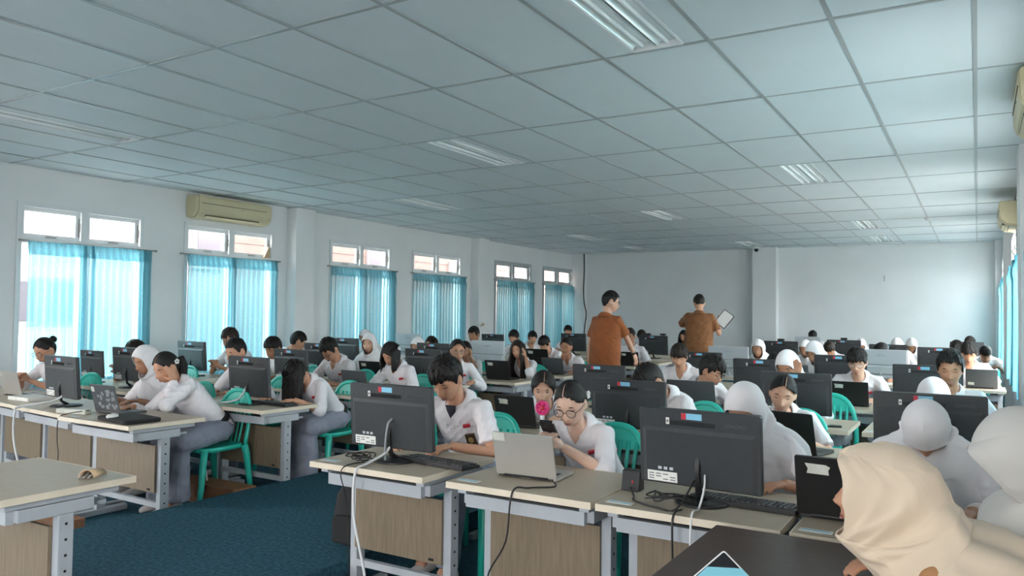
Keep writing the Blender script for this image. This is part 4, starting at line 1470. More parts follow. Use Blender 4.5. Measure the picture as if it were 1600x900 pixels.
        if hair == 'ponytail':
            b0 = hc + Mh @ (vec(0, .105, .01) * k)
            back = Mh @ vec(0, 1, 0)
            for j in range(9):
                o_ = vec(rnd.uniform(-.018, .018), rnd.uniform(-.014, .014), 0)
                hb.tube([b0 + o_ * .3, b0 + back * .035 + o_ * .6, b0 + back * .05 - up * .06 + o_ * 1.3, b0 + back * .045 - up * .16 + o_ * 1.5, b0 + back * .035 - up * .26 + o_ * .8], [.012, .018, .021, .017, .005], 8)
        elif hair in ('bun', 'lowbun'):
            hb.ell(hc + Mh @ (vec(0, .118 if hair == 'bun' else .108, .055 if hair == 'bun' else -.03) * k), (.035, .03, .034), Mh, 14, 9)
        elif hair == 'long':
            hair_fall(hb, Mh, hc, k, 52, 308, .40, seed)
        elif hair == 'bob':
            hair_fall(hb, Mh, hc, k, 58, 302, .17, seed, .5)
        elif hair == 'bowed':
            hair_fall(hb, Mh, hc, k, 25, 335, .30, seed, .6, .05)
            hair_fall(hb, Mh, hc, k, -60, 60, .26, seed + 3, .3, .06)
        part('hair', hb, hm, root, True, off=off)
        if clip:
            cm = MB()
            for j in range(5):
                a = j * 2 * math.pi / 5
                cm.ell(hc + Mh @ (vec(clip * (.088), .045 + .014 * math.cos(a), .03 + .014 * math.sin(a)) * k), (.006, .009, .009), Mh, 8, 5)
            part('hair_clip', cm, M['white'], root, True, off=off, label='white flower hair clip')
    return dict(root=root, hip=hip, hc=hc, Mh=Mh, Mt=Mt, nb=nb, arm=arm, fw=fw, lf=lf, T=T, hands=hands)
DEVICES = [
    ('R', 1, 'dark', -2.50, 3.04, 1.05, 0, "large charcoal monitor in front of the bowed boy on the front desk by the aisle"),
    ('R', 1, 'l:silver', -1.74, 3.03, 0.90, 4, "silver laptop with torn label on its lid, before the girl in glasses"),
    ('R', 1, 'dark', -0.94, 3.04, 1.01, -4, "charcoal monitor with vent slots and white cable, front row, hides a hijab girl"),
    ('R', 1, 'l:black', -0.41, 3.03, 1.02, 0, "black laptop half hidden by the beige headscarf"),
    ('R', 2, 'l:black', -2.59, 4.38, 0.90, 0, "black laptop with large torn label beside the pink hand fan"),
    ('R', 2, 'dark', -1.80, 4.39, 0.97, 0, "charcoal monitor behind the girl in glasses, cables coiled at its foot"),
    ('R', 2, 'l:black', -0.89, 4.38, 1.00, -14, "black laptop in front of the girl with centre-parted tied hair"),
    ('R', 2, 'dark', -0.21, 4.39, 1.02, 0, "charcoal monitor with visible lettering behind the bowed white headscarf at right"),
    ('R', 3, 'dark', -2.61, 5.74, 0.94, 0, "charcoal monitor in front of the brown-shirted man with a blue sticker, no one visible behind"),
    ('R', 3, 'l:grey', -1.85, 5.73, 1.11, 0, "grey lid with torn label left of the curly-haired boy in glasses"),
    ('R', 3, 'dark', -1.10, 5.74, 0.97, 0, "charcoal monitor right behind the girl with centre-parted hair"),
    ('R', 4, 'dark', -1.65, 7.09, 1.01, 0, "charcoal monitor below the raised hand in the right block"),
    ('R', 4, 'l:black', -0.93, 7.08, 0.90, 0, "black laptop with small cream label before the boy with round glasses"),
    ('R', 4, 'dark', -0.35, 7.09, 1.02, 0, "charcoal monitor left of the tall boy at right, partly behind him"),
    ('R', 5, 'l:grey', -1.66, 8.33, 1.12, 0, "small grey laptop under the big white headscarf"),
    ('R', 5, 'dark', -1.19, 8.44, 1.01, 0, "charcoal monitor immediately left of the boy with round glasses"),
    ('R', 5, 'dark', -2.62, 8.44, 0.96, 0, "charcoal monitor with blue sticker just right of the smiling boy in the middle"),
    ('R', 6, 'silver', -0.95, 9.79, 1.07, 0, "pale silver monitor right of the boy with round glasses"),
    ('R', 6, 'silver', -2.69, 9.79, 1.02, 0, "pale silver monitor below the far man in brown"),
    ('R', 6, 'l:grey', 0.03, 9.78, 0.90, 0, "grey laptop before the leaning boy near the right wall"),
    ('R', 7, 'dark', -0.40, 11.14, 1.07, 0, "plain black monitor right of the far white headscarves"),
    ('R', 8, 'dark', -2.62, 12.49, 1.04, 0, "black monitor right of the pillar, far right block"),
    ('R', 8, 'dark', -1.12, 12.49, 1.02, 0, "black monitor in front of two far white headscarves"),
    ('R', 9, 'dark', -1.90, 13.84, 1.06, 0, "black far monitor with a dark bag on top edge"),
    ('R', 10, 'dark', -0.16, 15.19, 1.02, 0, "farthest black monitor by the right wall"),
    ('R', 11, 'silver', -2.95, 16.54, 1.01, 0, "farthest pale monitor before the back wall, right of the pillar"),
    ('L', 1, 'l:pattern', -5.28, 3.24, 0.90, 0, "dark patterned laptop of the ponytail girl on the front left desk"),
    ('L', 1, 'dark', -5.97, 3.33, 1.05, 0, "charcoal monitor with drooping white cable in the front left row"),
    ('L', 1, 'l:silver', -6.97, 3.44, 0.90, 0, "pale laptop cut by the left picture edge"),
    ('L', 2, 'dark', -4.97, 4.25, 1.04, 0, "charcoal monitor left of the girl hidden by her long hair"),
    ('L', 2, 'dark', -6.94, 4.48, 1.05, 0, "charcoal monitor behind the white headscarf girl at left"),
    ('L', 2, 'dark', -7.69, 4.57, 0.90, 0, "charcoal monitor standing before the first teal curtain"),
    ('L', 3, 'l:grey', -4.90, 5.38, 0.90, 0, "grey laptop with small label behind the empty-backed teal chair"),
    ('L', 3, 'dark', -5.83, 5.49, 1.02, 0, "charcoal monitor right above the bowed long-haired girl"),
    ('L', 3, 'dark', -7.64, 5.70, 1.08, 0, "charcoal monitor in front of the second teal curtain"),
    ('L', 4, 'dark', -4.92, 6.45, 1.02, 0, "charcoal monitor left of the girl with round glasses turned to us"),
    ('L', 4, 'l:black', -5.72, 6.52, 0.90, 0, "black laptop between the boy in glasses and the girl with hair clip"),
    ('L', 4, 'dark', -6.59, 6.64, 1.04, 0, "charcoal monitor behind the bowed boy in glasses, left block"),
    ('L', 5, 'l:black', -4.65, 7.44, 0.95, 0, "black laptop with white corner label before the girl leaning on her hand"),
    ('L', 5, 'dark', -5.59, 7.52, 1.06, 0, "charcoal monitor below the third white headscarf of the left block"),
    ('L', 5, 'dark', -7.21, 7.71, 1.11, 0, "charcoal monitor in front of the third teal curtain"),
    ('L', 6, 'l:grey', -4.53, 8.54, 0.90, 0, "grey laptop before the girl with her fist at her mouth"),
    ('L', 6, 'silver', -5.52, 8.61, 1.08, 0, "pale silver monitor in the left block"),
    ('L', 7, 'silver', -7.96, 10.00, 1.12, 0, "pale silver monitor between the third and fourth curtains"),
    ('L', 7, 'l:black', -5.39, 9.69, 1.10, 0, "dark laptop before the boy leaning far over"),
    ('L', 8, 'l:black', -4.42, 10.74, 0.90, 0, "dark laptop beside the hand of the near man in brown"),
    ('L', 9, 'dark', -7.71, 12.17, 1.03, 0, "black monitor behind the pale silver monitor, left block"),
    ('L', 10, 'dark', -6.52, 13.13, 1.10, 0, "wide black monitor left of the near man in brown"),
    ('L', 10, 'dark', -4.87, 12.95, 1.11, 0, "black monitor between the two men in brown"),
]
PEOPLE = [
    (-2.57, 3.57, 1.216, "boy in white short-sleeved shirt with dark pocket emblem, bowed beside the nearest monitor", dict(pitch=34, hair='short', skin=0, emblem=True, neck='undershirt', det=0, seed=1, thick=.026, mess=.06)),
    (-1.77, 3.53, 1.134, "girl in round dark glasses and rolled sleeves holding a phone behind the silver laptop", dict(pitch=24, male=False, hair='lowbun', skin=4, pose='phone', sleeve='roll', glasses=True, det=0, seed=2, clip=1, hyaw=6)),
    (-0.91, 3.59, 1.161, "girl in white headscarf mostly hidden behind the front-row monitor with vent slots", dict(pitch=34, male=False, hair='hijab', skin=1, sleeve='roll', det=0, seed=3, pose='sidehand', hyaw=-8)),
    (-0.18, 3.49, 1.137, "girl in white headscarf bowed so low that her face is hidden, front row right", dict(pitch=76, male=False, hair='hijab', skin=1, sleeve='long', det=0, seed=4, pose='desk')),
    (-2.70, 4.94, 1.050, "round-faced student with short centre-parted hair behind the black laptop and pink fan", dict(pitch=12, male=True, hair='bowl', skin=2, det=0, seed=5, yaw=20, eyes='open', thick=.024, hyaw=4)),
    (-1.89, 4.96, 1.144, "boy showing mostly black hair and one ear behind the second-row monitor", dict(pitch=48, yaw=-20, hyaw=-12, hair='short', skin=0, det=1, seed=6, thick=.018, mess=.02)),
    (-1.02, 4.90, 1.120, "girl with centre-parted hair tied back looking down at a black laptop", dict(pitch=16, male=False, hair='ponytail', skin=2, det=0, seed=7, roll=-8, hyaw=8)),
    (-0.22, 5.04, 1.126, "girl in white headscarf peeking above the lettered monitor", dict(pitch=40, male=False, hair='hijab', skin=1, sleeve='long', det=1, seed=8)),
    (-1.88, 6.29, 1.144, "curly-haired boy in glasses looking down to the right", dict(pitch=24, yaw=45, hyaw=35, hair='short', skin=0, glasses=True, det=0, seed=9, thick=.026, mess=.09)),
    (-1.28, 6.34, 1.205, "girl in white headscarf with one hand raised beside her face", dict(pitch=30, yaw=-12, male=False, hair='hijab', skin=1, sleeve='long', det=1, seed=10, pose='waveL')),
    (-0.17, 6.34, 1.237, "tall boy with swept-up hair looking down, above the white headscarf at right", dict(pitch=12, hair='crop', skin=3, det=0, seed=11, thick=.026, mess=.05, lean=16)),
    (-2.60, 7.62, 1.184, "smiling boy with straight fringe between the two men in brown", dict(pitch=20, hair='fringe', skin=0, det=1, seed=12, hyaw=10)),
    (-0.94, 7.64, 1.197, "boy with round glasses and bowl fringe behind a black laptop", dict(pitch=16, hair='fringe', skin=2, glasses=True, det=0, seed=13)),
    (-1.68, 7.79, 1.125, "dark-haired student bent behind the monitor below the raised hand", dict(pitch=44, hair='short', skin=0, det=2, seed=14)),
    (-1.53, 8.99, 1.208, "girl in large white headscarf with hand-shaded face in profile", dict(pitch=30, yaw=-30, male=False, hair='hijab', skin=1, sleeve='long', det=1, seed=15)),
    (-2.46, 10.34, 1.176, "girl in white headscarf right of the pale monitor below the far man", dict(pitch=14, male=False, hair='hijab', skin=1, sleeve='long', det=2, seed=16)),
    (-1.00, 10.34, 1.176, "dark-haired boy bent behind the pale monitor on the right", dict(pitch=45, hair='short', skin=0, det=2, seed=17, mess=.08)),
    (-0.09, 10.34, 1.209, "boy with thick hair bent over a grey laptop near the right wall", dict(pitch=32, hair='short', skin=3, det=1, seed=18, mess=.06)),
    (-2.12, 11.74, 1.147, "girl in white headscarf just above the large headscarf, right block", dict(pitch=22, yaw=-20, male=False, hair='hijab', skin=1, sleeve='long', det=2, seed=19)),
    (-2.00, 12.99, 1.103, "brown-haired student bent down left of the black far monitor", dict(pitch=45, hair='short', skin=0, det=2, seed=20)),
    (-1.05, 13.09, 1.175, "left one of two far girls in white headscarves behind a black monitor", dict(pitch=50, male=False, hair='hijab', skin=1, sleeve='long', det=2, seed=21)),
    (-0.94, 14.39, 1.153, "right one of two far girls in white headscarves behind a black monitor", dict(pitch=40, male=False, hair='hijab', skin=1, sleeve='long', det=2, seed=22)),
    (-0.27, 13.09, 1.167, "boy with brown hair seen past the thick-haired boy, right wall side", dict(pitch=35, hair='short', skin=0, det=2, seed=23)),
    (-0.12, 15.79, 1.180, "farthest dark-haired boy near the right wall", dict(pitch=25, hair='short', skin=0, det=2, seed=24)),
    (-1.87, 15.79, 1.091, "far girl in white headscarf before the back wall on the right", dict(pitch=35, male=False, hair='hijab', skin=1, sleeve='long', det=2, seed=25)),
    (0.10, 14.29, 1.061, "student with bare forearm at the right wall, far behind", dict(pitch=45, hair='short', skin=0, det=2, seed=51)),
    (-2.96, 17.14, 1.209, "dark-haired student behind the farthest pale monitor", dict(pitch=45, hair='short', skin=0, det=2, seed=26, mess=.08)),
    (-5.19, 3.63, 1.158, "girl with ponytail resting her cheek on her hand in the front left row", dict(pitch=26, male=False, hair='ponytail', skin=0, pose='cheekL', sleeve='long', det=0, seed=27, side_bend=-.25, clip=1)),
    (-5.78, 3.86, 1.177, "girl in white headscarf typing beside the ponytail girl", dict(pitch=20, male=False, hair='hijab', skin=1, sleeve='roll', det=0, seed=28)),
    (-7.33, 3.88, 1.206, "girl with hair bun holding a phone at the far left", dict(pitch=26, male=False, hair='bun', skin=0, pose='phone', sleeve='roll', glasses=True, det=1, seed=29, yaw=12)),
    (-4.87, 4.62, 1.061, "girl bowed low with long loose hair covering her face", dict(pitch=66, male=False, hair='bowed', skin=0, det=0, seed=30, sleeve='roll')),
    (-5.76, 4.73, 1.224, "crew-cut boy whose lower face is hidden by a monitor, second left row", dict(pitch=18, hair='crop', skin=0, det=1, seed=31)),
    (-7.57, 4.94, 1.148, "dark-haired student behind the headscarf girl, holding a phone", dict(pitch=30, hair='short', skin=0, det=1, seed=32, pose='phone')),
    (-4.83, 5.78, 1.191, "girl with white flower clip and loose side hair, bowed, left block", dict(pitch=38, male=False, hair='bob', skin=0, det=1, seed=33, clip=1, sleeve='short')),
    (-5.72, 5.87, 1.204, "boy in dark glasses bowed low behind the teal chair", dict(pitch=42, hair='short', skin=0, glasses=True, det=1, seed=34, mess=.06)),
    (-6.67, 5.98, 1.185, "thin-faced boy half hidden left of a monitor, third left row", dict(pitch=24, hair='short', skin=3, det=1, seed=35)),
    (-7.51, 6.08, 1.268, "boy in glasses holding a phone before the second curtain", dict(pitch=22, hair='short', skin=0, glasses=True, det=1, seed=36, pose='phone')),
    (-4.80, 6.84, 1.188, "girl in round glasses turned towards us with folded arms", dict(pitch=4, male=False, hair='lowbun', skin=0, glasses=True, eyes='open', det=1, seed=37, yaw=38, hyaw=8, sleeve='long', thick=.02)),
    (-6.17, 6.98, 1.225, "girl in white headscarf facing us before the third curtain", dict(pitch=10, male=False, hair='hijab', skin=2, det=1, seed=38, yaw=20, sleeve='long', eyes='open')),
    (-8.33, 9.33, 1.196, "second girl in white headscarf, just behind the one before the third curtain", dict(pitch=20, male=False, hair='hijab', skin=1, det=2, seed=54, sleeve='long')),
    (-7.53, 7.14, 1.209, "boy with round black hair turned away near the white wall", dict(pitch=20, hair='short', skin=0, det=1, seed=39, yaw=105, hyaw=45)),
    (-4.63, 7.84, 1.171, "long-haired girl leaning her cheek on her hand behind a black laptop", dict(pitch=10, male=False, hair='long', skin=0, pose='cheekL', sleeve='roll', det=1, seed=40, yaw=10, roll=10)),
    (-5.42, 7.89, 1.134, "girl with hand at her mouth right behind the girl in round glasses", dict(pitch=8, male=False, hair='lowbun', skin=0, pose='cheekL', sleeve='roll', det=1, seed=41, yaw=20)),
    (-6.22, 7.98, 1.152, "girl in white headscarf half hidden behind a monitor, before the fourth curtain", dict(pitch=14, male=False, hair='hijab', skin=1, sleeve='long', det=1, seed=42)),
    (-4.56, 8.94, 1.175, "girl with fist at her mouth beside the near man in brown", dict(pitch=10, male=False, hair='lowbun', skin=3, pose='fistR', sleeve='roll', det=1, seed=43, yaw=10)),
    (-6.89, 9.16, 1.141, "dark-haired girl behind the headscarf before the fourth curtain", dict(pitch=20, male=False, hair='bob', skin=0, det=2, seed=44)),
    (-6.88, 10.26, 1.266, "tall boy left of the pale monitor by the white pillar", dict(pitch=8, hair='short', skin=3, det=1, seed=45)),
    (-5.51, 10.10, 1.158, "boy bent far forward with raised elbow behind a dark laptop", dict(pitch=36, hair='short', skin=0, det=2, seed=46, pose='fistL')),
    (-6.79, 11.35, 1.206, "red-cheeked boy facing us behind the long-haired girl", dict(pitch=8, hair='fringe', skin=0, det=2, seed=47)),
    (-4.58, 11.14, 1.281, "boy in white shirt right of the near man in brown", dict(pitch=14, hair='crop', skin=3, det=1, seed=48, emblem=True, lean=6)),
    (-7.07, 12.48, 1.165, "boy in profile before the fifth curtain", dict(pitch=14, hair='short', skin=0, det=2, seed=49, yaw=50)),
    (-7.47, 14.73, 1.254, "boy peeking above a monitor before the sixth curtain", dict(pitch=14, hair='short', skin=0, det=2, seed=50)),
    (-5.73, 14.53, 1.195, "boy whose dark hair shows above the black monitor between the men", dict(pitch=34, hair='short', skin=0, det=2, seed=52)),
    (-4.84, 14.44, 1.213, "long-haired girl left of the far man in brown", dict(pitch=22, male=False, hair='long', skin=0, det=2, seed=53)),
]
# ------------------------------------------------------------------ desks, screens
def FR(r): return 2.79 + 1.35 * (r - 1)
FLT = [0, 2.97, 4.0, 5.14, 6.2, 7.2, 8.3, 9.4, 10.5, 11.6, 12.7, 13.8, 14.9]
def FL(r, x): return FLT[r] + .1 * max(0, (-5 - x)) / .85
RCOL = {1: (-2.49, -1.66, -.94, -.21), 2: (-2.52, -1.76, -.96, -.2), 3: (-2.6, -1.83, -1.08, -.3), 4: (-2.5, -1.68, -.95, -.22), 5: (-2.6, -1.87, -1.12, -.3), 6: (-2.6, -1.8, -.98, -.1)}
for r in range(1, 11):
    for c, x in enumerate(RCOL.get(r, (-2.6, -1.85, -1.1, -.32))):
        if r >= 8 and c == 0 and r > 9: continue
        place_desk(x, FR(r), 'R', 'pale wooden desk, %s row of the right block, %s from the aisle' % (ORD[r], ORD[c + 1]))
place_desk(-2.95, FR(11) - .15, 'R', 'pale wooden desk under the farthest pale monitor, before the back wall')
LC0 = {1: -5.02, 2: -4.98, 3: -5.06, 4: -5.0, 5: -4.70, 6: -4.68, 7: -4.7, 8: -4.66, 9: -4.7, 10: -4.8, 11: -4.9}
for r in range(1, 12):
    for c in range(4):
        x = LC0[r] - .865 * c
        place_desk(x, FL(r, x), 'L', 'pale wooden desk, %s row of the left block, %s from the aisle' % (ORD[r], ORD[c + 1]), -.10 if x < -5.1 else -.02)
for (b, r, kind, x, y, k, rz, lab) in DEVICES:
    if kind.startswith('l:'):
        place_laptop(kind[2:], x, y, math.radians(rz), lab, k)
    else:
        place_aio(kind, x, y, math.radians(rz - (5 if b == 'L' else 0)), lab, k)

# ------------------------------------------------------------------ people and their chairs
PP = []
for (x, y, zt, lab, kw) in PEOPLE:
    kk = .95 if kw.get('male') is False else 1.0
    d = person(lab, x, y, zt, k=kk, **kw)
    PP.append(d)
    h, fw = d['hip'], d['fw']
    cx, cy = h.x + fw.x * .06, h.y + fw.y * .06
    place_chair(cx, cy, math.atan2(fw.x, -fw.y) * .6, 'teal plastic chair under the ' + ' '.join(lab.split()[:11]))
place_chair(-6.55, 4.35, .1, 'teal plastic chair, empty, behind the patterned laptop')
place_chair(-1.0, 6.55, .15, 'teal plastic chair whose arched back shows right of the girl with tied hair')

def t1_hands(L):
    D = L['D']; up = L['up']; fw = L['fw']; lf = L['lf']; P = L['hands']; pole = L['pole']
    P[-1] = (vec(-3.47, 8.66, .93), vec(.25, .15, -1), vec(-1, .2, 0), vec(.2, 1, 0), .35); pole[-1] = -lf * .6 - fw * .5
    P[1] = (vec(L['x'] - .27, L['y'] - .02, .86), vec(.0, .1, -1), vec(1, 0, 0), vec(0, 1, 0), .5); pole[1] = lf * .7 - fw * .5
t1 = person('stout man in orange-brown short-sleeved uniform standing in the aisle with his back turned', -3.70, 8.38, 1.752, yaw=160, hyaw=-32, pitch=6, hair='crop',
            skin=2, stand=True, top='brown_cloth', lower='trousers', k=1.0, det=0, glasses=True, extra=t1_hands, flag=False, seed=61, lean=3, thick=.018, mess=.02)
def t2_hands(L):
    P = L['hands']; pole = L['pole']; lf = L['lf']; fw = L['fw']
    P[-1] = (vec(-3.25, 11.30, 1.34), vec(.1, .2, .9), vec(-.6, -.6, .1), vec(-1, 0, 0), .5); pole[-1] = -lf * .35 - vec(0, 0, 1)
    P[1] = (vec(-3.62, 11.36, 1.30), vec(.6, .1, .3), vec(0, -.6, .6), vec(0, 0, 1), .5); pole[1] = lf * 1.0 - vec(0, 0, .25)
t2 = person('man in dull brown short-sleeved uniform far down the aisle holding a white tablet', -3.49, 11.1, 1.79, yaw=186, hyaw=20, pitch=24, hair='crop',
            skin=0, stand=True, top='brown_cloth2', lower='trousers', det=1, extra=t2_hands, flag=False, seed=62, lean=2, thick=.016, mess=.02)
tb = thing('tablet', 'white tablet held up by the far man in brown', 'tablet', (-3.17, 11.28, 1.43), 0)
Q = Matrix.Rotation(math.radians(35), 4, 'Y') @ Matrix.Rotation(math.radians(-20), 4, 'X')
mb = MB(); mb.rbox(-.09, .09, -.006, .006, -.12, .12, .012, 3, 1, Q); part('case', mb, M['aio_dk'], tb)
mb = MB(); mb.box(-.08, .08, -.0075, -.006, -.11, .11, Q); part('cover', mb, M['white'], tb)
# wrist watch of the near man
a, e, w = t1['arm'][-1]
dd = (w - e).normalized(); c = e + (w - e) * .93
mb = MB(); mb.tube([c - dd * .012, c + dd * .012], .0285, 14)
wt = part('wrist_watch', mb, M['dark'], t1['root'], True, off=t1['root'].location)
mb = MB(); mb.ell(c + vec(.022, -.02, .0), (.014, .014, .014)); part('watch_face', mb, M['silver'], wt)
# epaulette of the near man
mb = MB(); mb.tube([t1['T'](-.10, .012, -.015), t1['T'](-.165, .012, -.045)], .022, 8, flat=(1, .3), up=(0, 0, 1))
part('epaulette', mb, M['brown_cloth2'], t1['root'], True, off=t1['root'].location)

def beige_hands(L):
    P = L['hands']; pole = L['pole']; up = L['up']; fw = L['fw']; lf = L['lf']
    P[1] = (vec(-.27, 2.02, .785), fw, -up, -lf, .3); pole[1] = lf * .5 - up * .6 - fw * .5
    P[-1] = (vec(-.20, 2.40, .785), fw + lf * .6, -up, lf, .3); pole[-1] = -lf * .5 - up * .6 - fw * .5
beige = person('woman in a large beige headscarf and brown sleeves in profile at the dark table', -.215, 2.29, 1.125, yaw=-86, pitch=-6, male=False, hair='hijab', hij='hijab_beige',
               skin=1, top='khaki', lower='skirt', sleeve='long', det=0, seed=64, k=1.05, pose='desk', extra=beige_hands, hijkw=dict(drape=1.3, brow=.084, peak=.012, fold=1.25, face=.070, fwd=.030, back=1.0, dense=4, wide=1.06, rear=1.3))
grey = person('woman in a grey headscarf bowed at the right picture edge', .118, 2.66, 1.205, yaw=-42, hyaw=-42, pitch=30, male=False, hair='hijab', hij='hijab_grey',
              skin=0, top='khaki', lower='skirt', sleeve='long', det=0, seed=65, k=.95, lean=16, pose='lap', hijkw=dict(drape=1.1, brow=.078, fold=1.2, peak=.015, face=.05, fwd=.035, dense=4))
for d, lab in ((beige, 'teal plastic chair under the woman in beige headscarf'), (grey, 'teal plastic chair under the woman in grey headscarf')):
    place_chair(d['hip'].x + d['fw'].x * .06, d['hip'].y + d['fw'].y * .06, math.atan2(d['fw'].x, -d['fw'].y), lab)
fuse_all()

# ------------------------------------------------------------------ dark table and near desk
dt = thing('teacher_table', 'dark brown laminate table at the bottom right before the beige headscarf woman', 'table', (-.42, 1.98, 0))
mb = MB(); mb.box(-.36, .36, -.75, .70, .70, .74); part('tabletop', mb, M['dark_table'], dt, bevel=.004)
for sx in (-1, 1):
    mb = MB(); a, b = sorted((sx * .30, sx * .32)); mb.box(a, b, -.68, .62, 0, .70); part('side_panel', mb, M['dark_table'], dt)
mb = MB(); mb.box(-.30, .30, .50, .52, .2, .70); part('modesty_panel', mb, M['dark_table'], dt)
nd = make_desk(.80, .58)
nd['label'] = 'large near desk with chipped edge at the bottom left corner'; nd['group'] = 'computer desks in rows'
nd.location = (-3.61, 1.82, 0); nd.rotation_euler = (0, 0, 0)
# peeled strip and clips on the near desk
pe = thing('peeled_strip', 'curled peeled strip of veneer with grey clips on the near desk corner', 'veneer strip', (-3.36, 2.0, DH), .5)
vs = []; 
for i in range(11):
    a = math.pi * i / 10
    for j in (0, 1):
        vs.append((-.035 * math.cos(a), -.05 + .10 * j, .004 + .035 * math.sin(a) * (1 - .35 * j)))
mb = MB(); mb.add(vs, [(2 * i, 2 * i + 2, 2 * i + 3, 2 * i + 1) for i in range(10)])
o = part('strip', mb, M['peel'], pe, True); sd = o.modifiers.new('th', 'SOLIDIFY'); sd.thickness = .003
for k in range(3):
    mb = MB(); mb.tube([(-.02 + .02 * k, -.07, .006), (-.02 + .02 * k, -.035, .02), (-.02 + .02 * k, -.0, .012)], .006, 6, flat=(1.3, .6))
    part('clip', mb, M['metal'], pe, True)

# small tablet propped corner-up on the dark table
tc = thing('tablet', 'small white-edged tablet propped corner-up on the dark table, bottom edge of the picture', 'tablet', (-.48, 1.71, .74), math.radians(16))
tc.scale = (.75, .75, .75)
Q = Matrix.Rotation(math.radians(-38), 4, 'X') @ Matrix.Translation((0, 0, .1414)) @ Matrix.Rotation(math.radians(45), 4, 'Y')
mb = MB(); mb.rbox(-.10, .10, -.004, .004, -.10, .10, .008, 3, 1, Q); part('case', mb, M['white'], tc)
mb = MB(); mb.rbox(-.0955, .0955, -.0052, -.004, -.0955, .0955, .005, 2, 1, Q); sc_ = part('screen', mb, M['phone'], tc)
Q2 = Matrix.Rotation(math.radians(-38), 4, 'X') @ Matrix.Translation((0, 0, .1414))
mb = MB(); pts = [Q2 @ Vector((x, -.0058, .085 - .9 * x * x + (.010 if x > 0 else 0) * x * 8)) for x in np.linspace(-.05, .055, 12)] + [Q2 @ Vector((.128, -.0058, 0)), Q2 @ Vector((0, -.0058, -.128)), Q2 @ Vector((-.128, -.0058, 0))]
mb.add(pts, [tuple(range(len(pts)))]); part('screen_picture', mb, M['mask'], sc_)
mb = MB(); mb.tube([Q @ Vector((0, .004, 0)), Vector((0, .20, .004))], .006, 8); part('prop', mb, M['white'], tc, True)

# ------------------------------------------------------------------ small things
ph = thing('phone', 'dark phone held by the girl in round dark glasses', 'phone', (PP[1]['hc'].x, PP[1]['hc'].y - .22, DH + .175), 0)
mb = MB(); Q = Matrix.Rotation(math.radians(-50), 4, 'X'); mb.rbox(-.037, .037, -.075, .075, -.005, .005, .012, 3, 2, Q); part('case', mb, M['phone'], ph)
fan = thing('hand_fan', 'small pink fan on a white stick before the round-faced student', 'fan', (-2.34, 4.27, DH), .1)
mb = MB(); mb.tube([(0, 0, 0), (0, 0, .04), (0, 0, .10), (0, 0, .115)], [.020, .016, .014, .012], 12); part('handle', mb, M['white'], fan, True)
R = []
for (a, y) in ((.044, .012), (.047, 0), (.044, -.014), (.038, -.016), (.036, -.004)):
    R.append([(a * math.cos(t), y, .155 + a * math.sin(t)) for t in np.linspace(0, 2 * math.pi, 24, endpoint=False)])
mb = MB(); mb.rings(R); part('fan_cage', mb, M['pink'], fan, True)
mb = MB(); mb.ell((0, -.012, .155), (.014, .007, .014)); part('hub', mb, M['red'], fan, True)
for k in range(5):
    a = k * 2 * math.pi / 5
    mb = MB(); mb.tube([(.012 * math.cos(a), -.009, .155 + .012 * math.sin(a)), (.034 * math.cos(a + .3), -.007, .155 + .034 * math.sin(a + .3))], [.005, .012], 6, flat=(1, .25), up=(0, 1, 0))
    part('fan_blade', mb, M['pink'], fan, True)
lc = thing('laptop_sleeve', 'flat black laptop sleeve on the front left desk corner', 'laptop sleeve', (-4.86, 3.13, DH), -.12)
mb = MB(); mb.rbox(-.20, .20, -.125, .125, .002, .028, .03, 4, 2); part('cover', mb, M['bag'], lc, bevel=.006)
mb = MB(); mb.rbox(-.201, .201, -.126, .126, .012, .016, .03, 4, 2); part('zip', mb, M['hole'], lc)
ms = thing('computer_mouse', 'white mouse lying on the black laptop sleeve', 'mouse', (-4.92, 3.05, DH + .028), .3)
mb = MB(); mb.ell((0, 0, .006), (.03, .048, .02)); part('shell', mb, M['white'], ms, True)
mb = MB(); mb.tube([(0, -.028, .024), (0, -.014, .027)], .004, 8); part('wheel', mb, M['aio_dk'], ms, True)
# papers and book
bk = tag(part('notebook', (lambda m: (m.box(-.15, .15, -.1, .1, 0, .03), m)[1])(MB()), M['paper'], None, bevel=.003), 'white notebook beside the pale laptop at far left', 'book'); bk.location = (-6.62, 3.4, DH)
pb = tag(part('power_strip', (lambda m: (m.box(-.13, .13, -.03, .03, 0, .035), m)[1])(MB()), M['paper_g'], None, bevel=.006), 'grimy white power strip on the front left desks', 'power strip'); pb.location = (-5.5, 3.12, DH); pb.rotation_euler = (0, 0, .25)

p2 = thing('phone', 'dark phone lying on the desk behind the girl with centre-parted hair', 'phone', (-.87, 5.66, DH), .2)
mb = MB(); mb.rbox(-.075, .075, -.037, .037, 0, .009, .01, 3, 2); part('case', mb, M['phone'], p2)
mb = MB(); mb.rbox(-.07, .07, -.033, .033, .009, .0095, .008, 3, 2); part('screen', mb, M['screen'], p2)
place_keyboard(-2.27, 3.09, -.12, 'black keyboard under the nearest monitor by the aisle')
place_keyboard(-.79, 3.10, -.06, 'black keyboard behind the round stand of the front-row monitor with vents')
place_keyboard(-4.80, 4.32, -.05, 'black keyboard by the long-haired bowed girl')
mz = thing('small_speaker', 'small black box speaker at the left foot of the front-row monitor', 'speaker', (-1.26, 3.10, DH))
mb = MB(); mb.rings([[(sx, y, z) for (y, z) in ((-.035, 0), (.035, 0), (.03, .085), (-.015, .085))] for sx in (-.04, .04)]); part('case', mb, M['aio_dk'], mz, bevel=.004)
mb = MB(); mb.ell((0.012, -.03, .04), (.004, .003, .007)); part('lamp', mb, M['red'], mz, True)

